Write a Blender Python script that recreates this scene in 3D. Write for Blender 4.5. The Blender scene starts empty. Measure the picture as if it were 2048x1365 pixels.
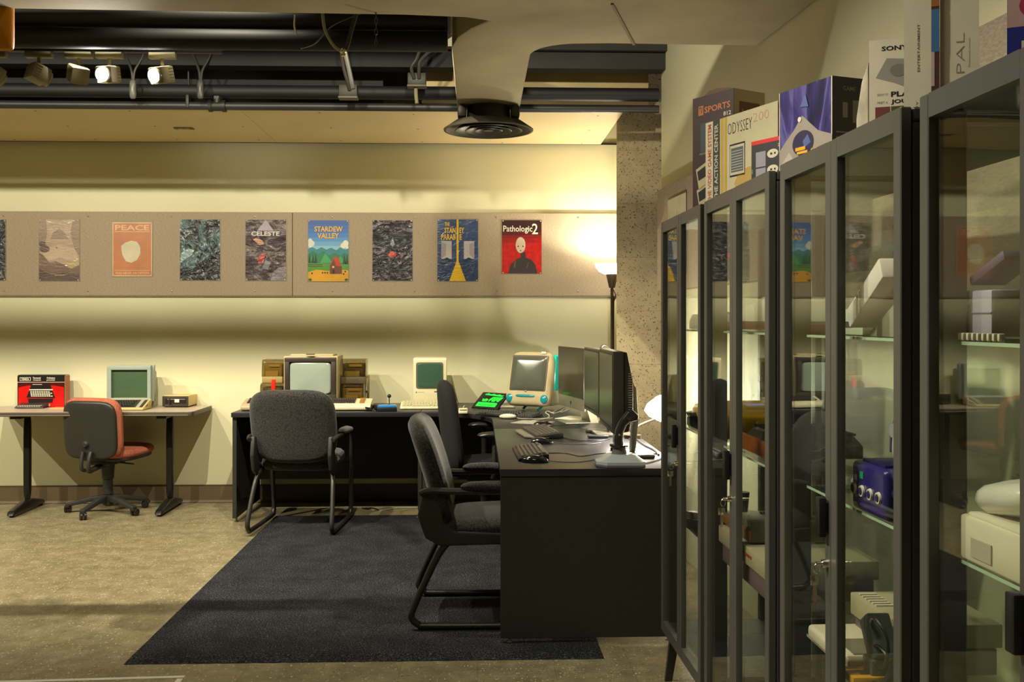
import bpy, bmesh, math, random
from mathutils import Vector, Matrix, noise as mnoise
sc = bpy.context.scene
COL = sc.collection
rad = math.radians
# ---------------------------------------------------------------- camera
TH = rad(1.985); F = 1991.0; H = 1.38
cd = bpy.data.cameras.new('camera'); cam = bpy.data.objects.new('camera', cd); COL.objects.link(cam)
cd.sensor_width = 36; cd.lens = 36 * F / 2048; cd.shift_y = -42.5 / 2048; cd.clip_start = .05
cam.location = (0, 0, H); cam.rotation_euler = (rad(90), 0, -TH)
sc.camera = cam
# ---------------------------------------------------------------- look
sc.view_settings.view_transform = 'Standard'; sc.view_settings.look = 'None'
sc.view_settings.gamma = 1; sc.view_settings.use_curve_mapping = False
sc.view_settings.exposure = 0.58
w = bpy.data.worlds.new('world'); sc.world = w; w.use_nodes = True
w.node_tree.nodes['Background'].inputs[0].default_value = (1, .86, .6, 1)
w.node_tree.nodes['Background'].inputs[1].default_value = .045
sc.cycles.use_denoising = True
sc.cycles.max_bounces = 10; sc.cycles.transmission_bounces = 10; sc.cycles.transparent_max_bounces = 16
sc.cycles.caustics_reflective = False; sc.cycles.caustics_refractive = False
sc.cycles.sample_clamp_indirect = 6

def C(L, D, z=0.0):
    return Vector((L*math.cos(TH)+D*math.sin(TH), D*math.cos(TH)-L*math.sin(TH), z))
def atD(px, py, D): return C((px-1024)/F*D, D, H+(640-py)/F*D)
def onZ(px, py, z):
    D = (H-z)*F/(py-640); return atD(px, py, D)
def onY(px, py, Y):
    D = Y/(math.cos(TH)-(px-1024)/F*math.sin(TH)); return atD(px, py, D)

# ---------------------------------------------------------------- lights
def spot(loc, target, power, size=70, blend=.6, r=.06, col=(1, .80, .50)):
    d = bpy.data.lights.new('spot_light', 'SPOT'); o = bpy.data.objects.new('spot_light', d); COL.objects.link(o)
    o.location = loc; o.rotation_euler = (Vector(target)-Vector(loc)).to_track_quat('-Z', 'Y').to_euler()
    d.energy = power; d.spot_size = rad(size); d.spot_blend = blend; d.shadow_soft_size = r; d.color = col
    return o
def point(loc, power, r=.05, col=(1, .80, .50)):
    d = bpy.data.lights.new('point_light', 'POINT'); o = bpy.data.objects.new('point_light', d); COL.objects.link(o)
    o.location = loc; d.energy = power; d.shadow_soft_size = r; d.color = col; return o
WARM = (1, .915, .70)
# track row over the round duct: washes the poster band above the duct's shadow line
for x in (-5.2, -3.9, -2.6, -1.3, 0.0):
    spot((x, 3.0, 3.47), (x+.5, 7.59, 2.0), 165, 64, .7, .06, WARM)
# steep track row behind the pipes: desks and lower wall
for x in (-6.0, -4.6, -3.2, -1.8, -.7):
    spot((x, 4.70, 3.30), (x+.9, 6.9,   .3), 205, 100, .6, .008, WARM)
# room lights nearer the camera
for x, y, p in ((-4.8, .9, 150), (-2.2, .9, 170), (-.2, 1.8, 170), (-3.4, -1.6, 130), (-.6, -.6, 170)):
    spot((x, y, 3.4), (x+.1, y+.5, 0), p, 86, 1, .40, WARM)
# spots added to brighten the inside of the display cabinets
for y, ty in ((2.0, 1.6), (3.1, 3.0)):
    spot((-1.9, y, 3.4), (.9, ty, 1.0), 210, 60, .8, .06, (1, .92, .74))
# fill spots added between duct and pipes to brighten the dark floor strip
for x in (-4.6, -2.9, -1.2):
    spot((x, 4.24, 3.42), (x, 4.80, 0), 70, 70, 1, .10, WARM)
# ---------------------------------------------------------------- materials
def lin(h):
    if not isinstance(h, str): return tuple(h)[:3]
    h = h.lstrip('#'); v = [int(h[i:i+2], 16)/255 for i in (0, 2, 4)]
    return tuple(c/12.92 if c <= .04045 else ((c+.055)/1.055)**2.4 for c in v)
MC = {}
def mat(name, col='#808080', rough=.5, metal=0., var=.06, vs=8., bump=0., bs=200., emit=None, es=0., spec=.5, coat=0., trans=0.):
    if name in MC: return MC[name]
    m = bpy.data.materials.new(name); m.use_nodes = True; nt = m.node_tree; b = nt.nodes['Principled BSDF']
    c = lin(col)
    if var > 0:
        tc = nt.nodes.new('ShaderNodeTexCoord'); n = nt.nodes.new('ShaderNodeTexNoise'); n.inputs['Scale'].default_value = vs
        n.inputs['Detail'].default_value = 4
        r = nt.nodes.new('ShaderNodeValToRGB'); nt.links.new(tc.outputs['Object'], n.inputs['Vector'])
        nt.links.new(n.outputs['Fac'], r.inputs['Fac'])
        r.color_ramp.elements[0].position = .3; r.color_ramp.elements[1].position = .7
        r.color_ramp.elements[0].color = tuple(x*(1-var) for x in c)+(1,)
        r.color_ramp.elements[1].color = tuple(min(1, x*(1+var)) for x in c)+(1,)
        nt.links.new(r.outputs['Color'], b.inputs['Base Color'])
    else: b.inputs['Base Color'].default_value = c+(1,)
    b.inputs['Roughness'].default_value = rough; b.inputs['Metallic'].default_value = metal
    b.inputs['Specular IOR Level'].default_value = spec; b.inputs['Coat Weight'].default_value = coat
    b.inputs['Transmission Weight'].default_value = trans
    if bump > 0:
        tc2 = nt.nodes.new('ShaderNodeTexCoord'); n2 = nt.nodes.new('ShaderNodeTexNoise'); n2.inputs['Scale'].default_value = bs
        bp = nt.nodes.new('ShaderNodeBump'); bp.inputs['Strength'].default_value = bump; bp.inputs['Distance'].default_value = .002
        nt.links.new(tc2.outputs['Object'], n2.inputs['Vector']); nt.links.new(n2.outputs['Fac'], bp.inputs['Height'])
        nt.links.new(bp.outputs['Normal'], b.inputs['Normal'])
    if emit is not None:
        b.inputs['Emission Color'].default_value = lin(emit)+(1,); b.inputs['Emission Strength'].default_value = es
    MC[name] = m; return m
def N(nt, t, **kw):
    n = nt.nodes.new(t)
    for k, v in kw.items():
        if k in n.inputs: n.inputs[k].default_value = v
        else: setattr(n, k, v)
    return n
def ramp(nt, stops):
    r = nt.nodes.new('ShaderNodeValToRGB'); cr = r.color_ramp
    while len(cr.elements) < len(stops): cr.elements.new(.5)
    for e, (p, c) in zip(cr.elements, stops):
        e.position = p; e.color = lin(c)+(1,)
    return r
def newmat(name):
    m = bpy.data.materials.new(name); m.use_nodes = True; MC[name] = m
    return m, m.node_tree, m.node_tree.nodes['Principled BSDF']

# ---------------------------------------------------------------- mesh builder
def Rz(a): return Matrix.Rotation(a, 4, 'Z')
def Rx(a): return Matrix.Rotation(a, 4, 'X')
def Ry(a): return Matrix.Rotation(a, 4, 'Y')
def Tr(*v): return Matrix.Translation(Vector(v))
FONT_CACHE = {}
def text_geo(s, bold=0.0):
    k = (s, bold)
    if k in FONT_CACHE: return FONT_CACHE[k]
    cu = bpy.data.curves.new('t', 'FONT'); cu.body = s; cu.size = 1; cu.offset = bold; cu.resolution_u = 2
    o = bpy.data.objects.new('t', cu); COL.objects.link(o)
    dg = bpy.context.evaluated_depsgraph_get(); me = bpy.data.meshes.new_from_object(o.evaluated_get(dg))
    vs = [v.co.copy() for v in me.vertices]; fs = [tuple(p.vertices) for p in me.polygons]
    bpy.data.objects.remove(o); bpy.data.curves.remove(cu); bpy.data.meshes.remove(me)
    x0 = min(v.x for v in vs); x1 = max(v.x for v in vs); y0 = min(v.y for v in vs); y1 = max(v.y for v in vs)
    vs = [Vector(((v.x-x0)/(x1-x0), (v.y-y0)/(y1-y0), 0)) for v in vs]
    FONT_CACHE[k] = (vs, fs); return vs, fs
class MB:
    def __init__(s): s.v = []; s.f = []; s.fm = []; s.mats = []; s.mi = 0; s.T = Matrix.Identity(4)
    def m(s, mt):
        if mt not in s.mats: s.mats.append(mt)
        s.mi = s.mats.index(mt); return s
    def at(s, M): s.T = M; return s
    def add(s, vs, fs):
        k = len(s.v); T = s.T
        s.v += [tuple(T @ Vector(v)) for v in vs]; s.f += [tuple(i+k for i in f) for f in fs]; s.fm += [s.mi]*len(fs); return s
    def addbm(s, bm, M=None):
        bm.verts.index_update()
        vs = [(M @ v.co) if M else v.co.copy() for v in bm.verts]; fs = [tuple(v.index for v in f.verts) for f in bm.faces]
        bm.free(); return s.add(vs, fs)
    def box(s, c, sz, bev=0, rot=None, seg=2, taper=None):
        bm = bmesh.new(); bmesh.ops.create_cube(bm, size=1)
        for v in bm.verts:
            tx = ty = 1
            if taper and v.co.z > 0: tx, ty = taper
            v.co = Vector((v.co.x*sz[0]*tx, v.co.y*sz[1]*ty, v.co.z*sz[2]))
        if bev > 0: bmesh.ops.bevel(bm, geom=bm.edges[:], offset=bev, segments=seg, profile=.5, affect='EDGES', clamp_overlap=True)
        return s.addbm(bm, Tr(*c) @ (rot if rot else Matrix.Identity(4)))
    def cyl(s, p0, p1, r, r2=None, n=16, bev=0):
        p0 = Vector(p0); p1 = Vector(p1); d = p1-p0; r2 = r if r2 is None else r2
        q = d.to_track_quat('Z', 'Y').to_matrix().to_4x4(); M = Matrix.Translation(p0) @ q; L = d.length
        prof = [(0, 0), (r, 0), (r2, L), (0, L)]
        if bev > 0: prof = [(0, 0), (r-bev, 0), (r, bev), (r2, L-bev), (r2-bev, L), (0, L)]
        return s.lathe(prof, M, n)
    def lathe(s, prof, M=None, n=24):
        M = M if M is not None else Matrix.Identity(4)
        vs = []; idx = []
        for r, z in prof:
            if abs(r) < 1e-7: idx.append([len(vs)]*n); vs.append(M @ Vector((0, 0, z)))
            else:
                idx.append(list(range(len(vs), len(vs)+n)))
                vs += [M @ Vector((r*math.cos(2*math.pi*i/n), r*math.sin(2*math.pi*i/n), z)) for i in range(n)]
        fs = []
        for a, b in zip(idx, idx[1:]):
            for i in range(n):
                j = (i+1) % n
                f = []
                for q in (a[i], a[j], b[j], b[i]):
                    if q not in f: f.append(q)
                if len(f) > 2: fs.append(tuple(f))
        return s.add(vs, fs)
    def tube(s, pts, r, n=8, closed=False, smooth=0, flat=None):
        pts = [Vector(p) for p in pts]
        if smooth: pts = crom(pts, smooth, closed)
        m = len(pts); vs = []; up = None
        for i, p in enumerate(pts):
            if closed: t = pts[(i+1) % m]-pts[i-1]
            else: t = pts[min(i+1, m-1)]-pts[max(i-1, 0)]
            t.normalize()
            if up is None: up = t.orthogonal().normalized()
            up = (up-t*up.dot(t))
            if up.length < 1e-6: up = t.orthogonal()
            up.normalize(); sd = t.cross(up)
            rr = r[i] if isinstance(r, (list, tuple)) else r
            for k in range(n):
                a = 2*math.pi*k/n
                vs.append(p+(up*math.cos(a)+sd*math.sin(a))*rr)
        fs = []
        for i in range(m if closed else m-1):
            a = i*n; b = ((i+1) % m)*n
            for k in range(n):
                j = (k+1) % n; fs.append((a+k, a+j, b+j, b+k))
        if not closed: fs.append(tuple(range(n-1, -1, -1))); fs.append(tuple((m-1)*n+k for k in range(n)))
        return s.add(vs, fs)
    def prism(s, pts, h0, h1, plane='XY', bev=0, seg=2):
        bm = bmesh.new()
        def P(a, b, h):
            return {'XY': (a, b, h), 'YZ': (h, a, b), 'XZ': (a, h, b)}[plane]
        vs = [bm.verts.new(P(a, b, h0)) for a, b in pts]; f = bm.faces.new(vs)
        r = bmesh.ops.extrude_face_region(bm, geom=[f])
        d = Vector(P(0, 0, h1))-Vector(P(0, 0, h0))
        for e in r['geom']:
            if isinstance(e, bmesh.types.BMVert): e.co += d
        bmesh.ops.recalc_face_normals(bm, faces=bm.faces[:])
        if bev > 0: bmesh.ops.bevel(bm, geom=bm.edges[:], offset=bev, segments=seg, profile=.5, affect='EDGES', clamp_overlap=True)
        return s.addbm(bm)
    def sph(s, c, r, n=16, m=10):
        rx, ry, rz = (r, r, r) if not isinstance(r, (tuple, list)) else r
        prof = [(math.sin(math.pi*i/m), -math.cos(math.pi*i/m)) for i in range(m+1)]
        prof[0] = (0, -1); prof[-1] = (0, 1)
        return s.lathe(prof, Tr(*c) @ Matrix.Diagonal((rx, ry, rz, 1)), n)
    def pad(s, w, h, t, e=.35, n=40, bend=0, bendx=0, puff=.25, M=None, rd=None, backpuff=None, taper=0):
        """cushion: rounded-rectangle slab w(x) h(z) t(y), edges rounded, bent along z and x"""
        M = M if M is not None else Matrix.Identity(4)
        rd = min(t/2, w/4) if rd is None else rd; kr = rd/(min(w, h)/2)
        backpuff = puff if backpuff is None else backpuff
        rings = []
        for k in (0, .3, .55, .75): rings.append((k*(1-kr), 1+puff*(1-k*k)))
        for i in range(7):
            a = math.pi/2*(1-i/3); rings.append((1-kr+kr*math.cos(a), math.sin(a)))
        for k in (.75, .55, .3, 0): rings.append((k*(1-kr), -(1+backpuff*(1-k*k))))
        out = []
        for i in range(n):
            a = 2*math.pi*i/n; c, d = math.cos(a), math.sin(a)
            out.append((math.copysign(abs(c)**e, c), math.copysign(abs(d)**e, d)))
        vs = []; idx = []
        def pt(x, z, y):
            X = x*w/2*(1-taper*z); Z = z*h/2
            return M @ Vector((X, y*t/2+bend*Z*Z+bendx*X*X, Z))
        for k, y in rings:
            if k == 0: idx.append([len(vs)]*n); vs.append(pt(0, 0, y))
            else: idx.append(list(range(len(vs), len(vs)+n))); vs += [pt(x*k, z*k, y) for x, z in out]
        fs = []
        for A, B in zip(idx, idx[1:]):
            for i in range(n):
                j = (i+1) % n; f = []
                for q in (A[i], A[j], B[j], B[i]):
                    if q not in f: f.append(q)
                if len(f) > 2: fs.append(tuple(f))
        return s.add(vs, fs)
    def poly(s, pts): return s.add(pts, [tuple(range(len(pts)))])
    def text(s, st, x, y, w, h, z=0, bold=.0, shear=0, rot=0):
        """text filling the rectangle x..x+w, y..y+h of the local XY plane"""
        vs, fs = text_geo(st, bold)
        out = []
        for v in vs:
            X = v.x*w+shear*v.y*h; Y = v.y*h
            out.append((x+X*math.cos(rot)-Y*math.sin(rot), y+X*math.sin(rot)+Y*math.cos(rot), z))
        return s.add(out, fs)
    def rect(s, x0, y0, x1, y1, z=0): return s.poly([(x0, y0, z), (x1, y0, z), (x1, y1, z), (x0, y1, z)])
    def obj(s, name, parent=None, ang=35):
        me = bpy.data.meshes.new(name); me.from_pydata(s.v, [], s.f); 
        for m_ in s.mats: me.materials.append(m_)
        me.polygons.foreach_set('material_index', s.fm); me.validate()
        bm = bmesh.new(); bm.from_mesh(me); bmesh.ops.recalc_face_normals(bm, faces=bm.faces[:]) if not getattr(s, 'keep', False) else None
        bm.to_mesh(me); bm.free()
        me.shade_smooth(); me.set_sharp_from_angle(angle=rad(ang)); me.update()
        o = bpy.data.objects.new(name, me); COL.objects.link(o)
        if parent is not None: o.parent = parent
        return o
def crom(p, k, closed=False):
    out = []; n = len(p)
    for i in range(n if closed else n-1):
        if closed: a, b, c, d = p[i-1], p[i], p[(i+1) % n], p[(i+2) % n]
        else: a, b, c, d = p[max(i-1, 0)], p[i], p[i+1], p[min(i+2, n-1)]
        for j in range(k):
            t = j/k
            out.append(.5*((2*b)+(c-a)*t+(2*a-5*b+4*c-d)*t*t+(3*b-a-3*c+d)*t**3))
    if not closed: out.append(p[-1].copy())
    return out
def tag(o, label, cat, group=None, kind=None):
    o['label'] = label; o['category'] = cat
    if group: o['group'] = group
    if kind: o['kind'] = kind
    return o
def thing(name, label, cat, loc=(0, 0, 0), rz=0, group=None):
    o = bpy.data.objects.new(name, None); COL.objects.link(o); o.empty_display_size = .1
    o.location = loc; o.rotation_euler = (0, 0, rz); return tag(o, label, cat, group)
def struct(o, label=None):
    o['kind'] = 'structure'
    if label: o['label'] = label
    return o
def place(o, loc, rz=0):
    o.location = loc; o.rotation_euler = (0, 0, rz); return o
def copy_tree(o, parent=None):
    c = o.copy(); COL.objects.link(c)
    if parent is not None: c.parent = parent
    for ch in [x for x in bpy.data.objects if x.parent == o]: copy_tree(ch, c)
    return c
# ================================================================ ROOM
YW = 7.59; ZC = 3.55
# --- wall paint
def wallmat():
    m, nt, b = newmat('wall_paint')
    tc = N(nt, 'ShaderNodeTexCoord'); n1 = N(nt, 'ShaderNodeTexNoise', Scale=1.3, Detail=3.)
    r = ramp(nt, [(.3, '#dad5b1'), (.7, '#e0dbb8')]); nt.links.new(tc.outputs['Object'], n1.inputs['Vector'])
    nt.links.new(n1.outputs['Fac'], r.inputs['Fac']); nt.links.new(r.outputs['Color'], b.inputs['Base Color'])
    n2 = N(nt, 'ShaderNodeTexNoise', Scale=160., Detail=3.); bp = N(nt, 'ShaderNodeBump', Strength=.12, Distance=.002)
    nt.links.new(tc.outputs['Object'], n2.inputs['Vector']); nt.links.new(n2.outputs['Fac'], bp.inputs['Height'])
    nt.links.new(bp.outputs['Normal'], b.inputs['Normal']); b.inputs['Roughness'].default_value = .55
    return m
WALL = wallmat()
def floormat():
    m, nt, b = newmat('vinyl_tile')
    tc = N(nt, 'ShaderNodeTexCoord')
    # vinyl composition tile: specks + joints
    n1 = N(nt, 'ShaderNodeTexNoise', Scale=9., Detail=8., Roughness=.75)
    r1 = ramp(nt, [(.35, '#70664b'), (.55, '#897f63'), (.75, '#a3997b')])
    nt.links.new(tc.outputs['Object'], n1.inputs['Vector']); nt.links.new(n1.outputs['Fac'], r1.inputs['Fac'])
    v = N(nt, 'ShaderNodeTexVoronoi', Scale=85., Randomness=1.); r2 = ramp(nt, [(.16, '#ffffff'), (.26, '#000000')])
    mp = N(nt, 'ShaderNodeMapping'); mp.inputs['Scale'].default_value = (1, .45, 1)
    nz = N(nt, 'ShaderNodeTexNoise', Scale=12., Detail=2.); mx0 = N(nt, 'ShaderNodeMixRGB'); mx0.inputs[0].default_value = .06
    nt.links.new(tc.outputs['Object'], nz.inputs['Vector']); nt.links.new(tc.outputs['Object'], mx0.inputs[1]); nt.links.new(nz.outputs['Color'], mx0.inputs[2])
    nt.links.new(mx0.outputs[0], mp.inputs['Vector']); nt.links.new(mp.outputs['Vector'], v.inputs['Vector'])
    nt.links.new(v.outputs['Distance'], r2.inputs['Fac'])
    r3 = ramp(nt, [(.45, '#5a4d2e'), (.55, '#c4bb9a')]); nt.links.new(v.outputs['Color'], r3.inputs['Fac'])
    mx = N(nt, 'ShaderNodeMixRGB'); nt.links.new(r2.outputs['Color'], mx.inputs[0]); nt.links.new(r1.outputs['Color'], mx.inputs[1]); nt.links.new(r3.outputs['Color'], mx.inputs[2])
    br = N(nt, 'ShaderNodeTexBrick', Scale=1.); br.offset = 0; br.inputs['Mortar Size'].default_value = .0012; br.inputs['Brick Width'].default_value = .305; br.inputs['Row Height'].default_value = .305
    br.inputs['Color1'].default_value = (1, 1, 1, 1); br.inputs['Color2'].default_value = (.965, .965, .965, 1); br.inputs['Mortar'].default_value = (.62, .6, .55, 1)
    nt.links.new(tc.outputs['Object'], br.inputs['Vector'])
    mu = N(nt, 'ShaderNodeMixRGB', blend_type='MULTIPLY'); mu.inputs[0].default_value = 1
    nt.links.new(mx.outputs[0], mu.inputs[1]); nt.links.new(br.outputs['Color'], mu.inputs[2]); nt.links.new(mu.outputs[0], b.inputs['Base Color'])
    n4 = N(nt, 'ShaderNodeTexNoise', Scale=35., Detail=6.); bp = N(nt, 'ShaderNodeBump', Strength=.12, Distance=.003)
    nt.links.new(tc.outputs['Object'], n4.inputs['Vector']); nt.links.new(n4.outputs['Fac'], bp.inputs['Height']); nt.links.new(bp.outputs['Normal'], b.inputs['Normal'])
    b.inputs['Roughness'].default_value = .42; b.inputs['Specular IOR Level'].default_value = .35
    return m
FLOOR = floormat()
def rwall(D, z=0): return C(.94+.107*(6.3-D), D, z)          # line of the right wall
DARKC = mat('black_ceiling_paint', '#0f1011', .75, var=.35, vs=3, bump=.3, bs=60)
b = MB().m(FLOOR); b.box((-2, 2.2, -.05), (10.4, 11.6, .1)); struct(b.obj('floor'))
b = MB().m(DARKC); b.box((-2, 2.2, ZC+.05), (10.4, 11.6, .1)); struct(b.obj('ceiling'))
b = MB().m(WALL); b.box((-2.9, YW+.1, ZC/2), (9.2, .2, ZC)); struct(b.obj('wall_back'))
b = MB().m(WALL); b.box((-7.05, 2.2, ZC/2), (.1, 11.2, ZC)); struct(b.obj('wall_left'))
b = MB().m(WALL); b.box((-2, -3.45, ZC/2), (10.2, .1, ZC)); struct(b.obj('wall_front'))
p0 = rwall(6.28); p1 = rwall(-3.2); nrm = Vector((p0.y-p1.y, p1.x-p0.x, 0)).normalized()
b = MB().m(WALL); q = [p0, p1, p1+nrm*.12, p0+nrm*.12]
b.prism([(v.x, v.y) for v in q], 0, ZC); struct(b.obj('wall_right'))
b = MB().m(WALL); b.box((1.65, 7.1, ZC/2), (.1, 1.2, ZC)); struct(b.obj('wall_alcove'))
# baseboard (rubber cove)
BB = mat('cove_base', '#5a4a34', .5)
b = MB().m(BB); b.prism([(YW-.012, 0), (YW, 0), (YW, .135), (YW-.005, .135), (YW-.006, .02), (YW-.02, .004)], -6.9, 1.5, 'YZ'); struct(b.obj('baseboard_back'))
# reveal strip at top of back wall
b = MB().m(mat('dark_reveal', '#2a2824', .7)); b.box((-2.9, YW-.006, 2.725), (8.6, .012, .012)); struct(b.obj('trim_1'))
# --- soffit: plasterboard panels hung under the deck
SOF = mat('soffit_board', '#d9c495', .6, var=.04, vs=2)
SZ = 2.712; SX = .935
b = MB().m(SOF)
xs = [SX-.0, SX-2.44, SX-4.88, SX-7.32]
for a, c in zip(xs, xs[1:]): b.box(((a+c)/2, 6.94, SZ+.0065), (a-c-.003, 1.18, .013))
b.m(mat('soffit_joint', '#8f8056', .8)); b.box(((xs[0]+xs[-1])/2, 6.94, SZ+.016), (xs[0]-xs[-1], 1.18, .006))
b.m(mat('screw_head', '#6b5a3c', .6))
for x in [SX-.15-k*.6 for k in range(12)]:
    for y in (6.45, 6.95, 7.45): b.cyl((x, y+.03*math.sin(x*9), SZ+.002), (x, y+.03*math.sin(x*9), SZ-.0015), .007, n=8)
struct(b.obj('soffit'), 'pale plasterboard soffit above the poster wall')
# fascia above soffit: pale on the right, black on the left
b = MB().m(mat('fascia_board', '#b9a677', .7, var=.1, vs=4)); b.box((.37, 6.36, 2.885), (1.45, .02, .34)); struct(b.obj('trim_2'))
b = MB().m(DARKC); b.box((-3.8, 6.36, 2.99), (6.4, .02, .53)); struct(b.obj('trim_3'))
b = MB().m(DARKC); b.box((-2.9, 6.9, 3.12), (8.2, 1.05, .02)); struct(b.obj('trim_4'))
# vent slot in soffit
v = MB().m(mat('slot_grey', '#6e6544', .6)); c0 = onZ(368, 256, SZ)
v.box((c0.x, c0.y, SZ-.004), (.13, .055, .006)); v.m(mat('slot_light', '#b8a878', .5)); v.box((c0.x-.02, c0.y, SZ-.008), (.03, .03, .004)); v.box((c0.x+.02, c0.y, SZ-.008), (.03, .03, .004))
tag(v.obj('soffit_vent'), 'small slotted grey vent plate in the pale soffit', 'vent')
# --- column of exposed concrete
def concrete():
    m, nt, b = newmat('aggregate_concrete')
    tc = N(nt, 'ShaderNodeTexCoord'); n1 = N(nt, 'ShaderNodeTexNoise', Scale=5., Detail=9., Roughness=.7)
    r1 = ramp(nt, [(.3, '#8f8160'), (.6, '#a89974')]); nt.links.new(tc.outputs['Object'], n1.inputs['Vector']); nt.links.new(n1.outputs['Fac'], r1.inputs['Fac'])
    nd = N(nt, 'ShaderNodeTexNoise', Scale=40., Detail=3.); mxv = N(nt, 'ShaderNodeMixRGB'); mxv.inputs[0].default_value = .035
    nt.links.new(tc.outputs['Object'], nd.inputs['Vector']); nt.links.new(tc.outputs['Object'], mxv.inputs[1]); nt.links.new(nd.outputs['Color'], mxv.inputs[2])
    v = N(nt, 'ShaderNodeTexVoronoi', Scale=78.); nt.links.new(mxv.outputs[0], v.inputs['Vector'])
    r2 = ramp(nt, [(.22, '#ffffff'), (.32, '#000000')]); nt.links.new(v.outputs['Distance'], r2.inputs['Fac'])
    sp = N(nt, 'ShaderNodeSeparateColor'); nt.links.new(v.outputs['Color'], sp.inputs[0])
    gt = N(nt, 'ShaderNodeMath', operation='GREATER_THAN'); gt.inputs[1].default_value = .42; nt.links.new(sp.outputs[0], gt.inputs[0])
    ml = N(nt, 'ShaderNodeMath', operation='MULTIPLY'); nt.links.new(gt.outputs[0], ml.inputs[0]); nt.links.new(r2.outputs['Color'], ml.inputs[1])
    mx = N(nt, 'ShaderNodeMixRGB'); nt.links.new(ml.outputs[0], mx.inputs[0]); nt.links.new(r1.outputs['Color'], mx.inputs[1]); mx.inputs[2].default_value = lin('#5f4d2c')+(1,)
    # fine board joints
    wv = N(nt, 'ShaderNodeTexBrick', Scale=1.); wv.inputs['Row Height'].default_value = .36; wv.inputs['Brick Width'].default_value = 30.; wv.inputs['Mortar Size'].default_value = .0018
    wv.inputs['Color1'].default_value = wv.inputs['Color2'].default_value = (1, 1, 1, 1); wv.inputs['Mortar'].default_value = (.72, .7, .66, 1)
    mp = N(nt, 'ShaderNodeMapping'); mp.inputs['Rotation'].default_value = (rad(90), 0, rad(0)); nt.links.new(tc.outputs['Object'], mp.inputs['Vector']); nt.links.new(mp.outputs[0], wv.inputs['Vector'])
    mu = N(nt, 'ShaderNodeMixRGB', blend_type='MULTIPLY'); mu.inputs[0].default_value = 1; nt.links.new(mx.outputs[0], mu.inputs[1]); nt.links.new(wv.outputs['Color'], mu.inputs[2])
    nt.links.new(mu.outputs[0], b.inputs['Base Color']); b.inputs['Roughness'].default_value = .8
    bp = N(nt, 'ShaderNodeBump', Strength=.5, Distance=.004); bp.invert = True; nt.links.new(ml.outputs[0], bp.inputs['Height']); nt.links.new(bp.outputs[0], b.inputs['Normal'])
    return m
b = MB().m(concrete()); cA, cB = atD(1233, 640, 6.69), atD(1234.5, 640, 7.02)
b.prism([(cA.x, cA.y), (1.56, 6.64), (1.56, 6.98), (cB.x, cB.y)], 0, ZC, bev=.006, seg=1); struct(b.obj('column'), 'speckled raw concrete column at the right wall')
# --- tackboards
def tackmat():
    m, nt, b = newmat('tack_fabric')
    tc = N(nt, 'ShaderNodeTexCoord'); n1 = N(nt, 'ShaderNodeTexNoise', Scale=240., Detail=2.)
    r = ramp(nt, [(.3, '#9b8b76'), (.7, '#b3a48d')]); mp = N(nt, 'ShaderNodeMapping'); mp.inputs['Scale'].default_value = (.3, 1, 1)
    nt.links.new(tc.outputs['Object'], mp.inputs[0]); nt.links.new(mp.outputs[0], n1.inputs['Vector']); nt.links.new(n1.outputs['Fac'], r.inputs['Fac']); nt.links.new(r.outputs['Color'], b.inputs['Base Color'])
    bp = N(nt, 'ShaderNodeBump', Strength=.2, Distance=.001); nt.links.new(n1.outputs['Fac'], bp.inputs['Height']); nt.links.new(bp.outputs[0], b.inputs['Normal'])
    b.inputs['Roughness'].default_value = .85
    return m
TACK = tackmat(); PIN = mat('steel_screw', '#b9ab90', .3, .9)
ZB0, ZB1 = 1.562, 2.192
xj = onY(586, 500, YW).x; xr = 1.15
screws = {}
for x0, x1, lb in ((xj-2.44, xj-.002, 'beige fabric tackboard panel with brown, pink and grey posters'), (xj+.002, xr, 'beige fabric tackboard panel running behind the column, with the blue and red posters')):
    t = thing('tackboard', lb, 'tackboard', ((x0+x1)/2, YW, (ZB0+ZB1)/2), 0, 'wall tackboards')
    b = MB().m(TACK); b.box((0, -.013, 0), (x1-x0, .024, ZB1-ZB0), .002, seg=1); b.obj('panel', t)
    b = MB().m(mat('board_trim', '#8d7d5c', .6)); b.box((0, -.011, -(ZB1-ZB0)/2-.004), (x1-x0, .018, .008)); b.obj('edge_strip', t)
    n = int(round((x1-x0)/.6))
    for i in range(n):
        for zz in (ZB1-.035, ZB0+.035):
            sc_ = MB().m(PIN).sph((x0+.3+i*.62-(x0+x1)/2, -.026, zz-(ZB0+ZB1)/2), (.007, .004, .007), 8, 6).obj('screw', t)
x0 = xj-2.444; t = thing('tackboard', 'beige fabric tackboard panel at the left edge, with the cropped dark poster', 'tackboard', (x0-.9, YW, (ZB0+ZB1)/2), 0, 'wall tackboards')
# (left panel starts beyond the frame edge)
b = MB().m(TACK); b.box((0, -.013, 0), (1.8, .024, ZB1-ZB0), .002, seg=1); b.obj('panel', t)
b = MB().m(mat('board_trim', '#8d7d5c', .6)); b.box((0, -.011, -(ZB1-ZB0)/2-.004), (1.8, .018, .008)); b.obj('edge_strip', t)
# right wall board: local frame x along wall toward camera, y into wall
wd = (rwall(3)-rwall(6)).normalized(); WROT = math.atan2(wd.y, wd.x); w0 = rwall(6.28)
RW = thing('tackboard', 'beige tackboard on the right wall above the glass cabinets', 'tackboard', (w0.x, w0.y, 0), WROT)
b = MB().m(TACK); b.box((2.6, -.014, (ZB0+ZB1)/2), (5.2, .026, ZB1-ZB0), .002, seg=1); b.obj('panel', RW)
b = MB().m(mat('board_trim', '#8d7d5c', .6)); b.box((2.6, -.012, ZB0-.005), (5.2, .02, .01)); b.obj('edge_strip', RW)

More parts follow.
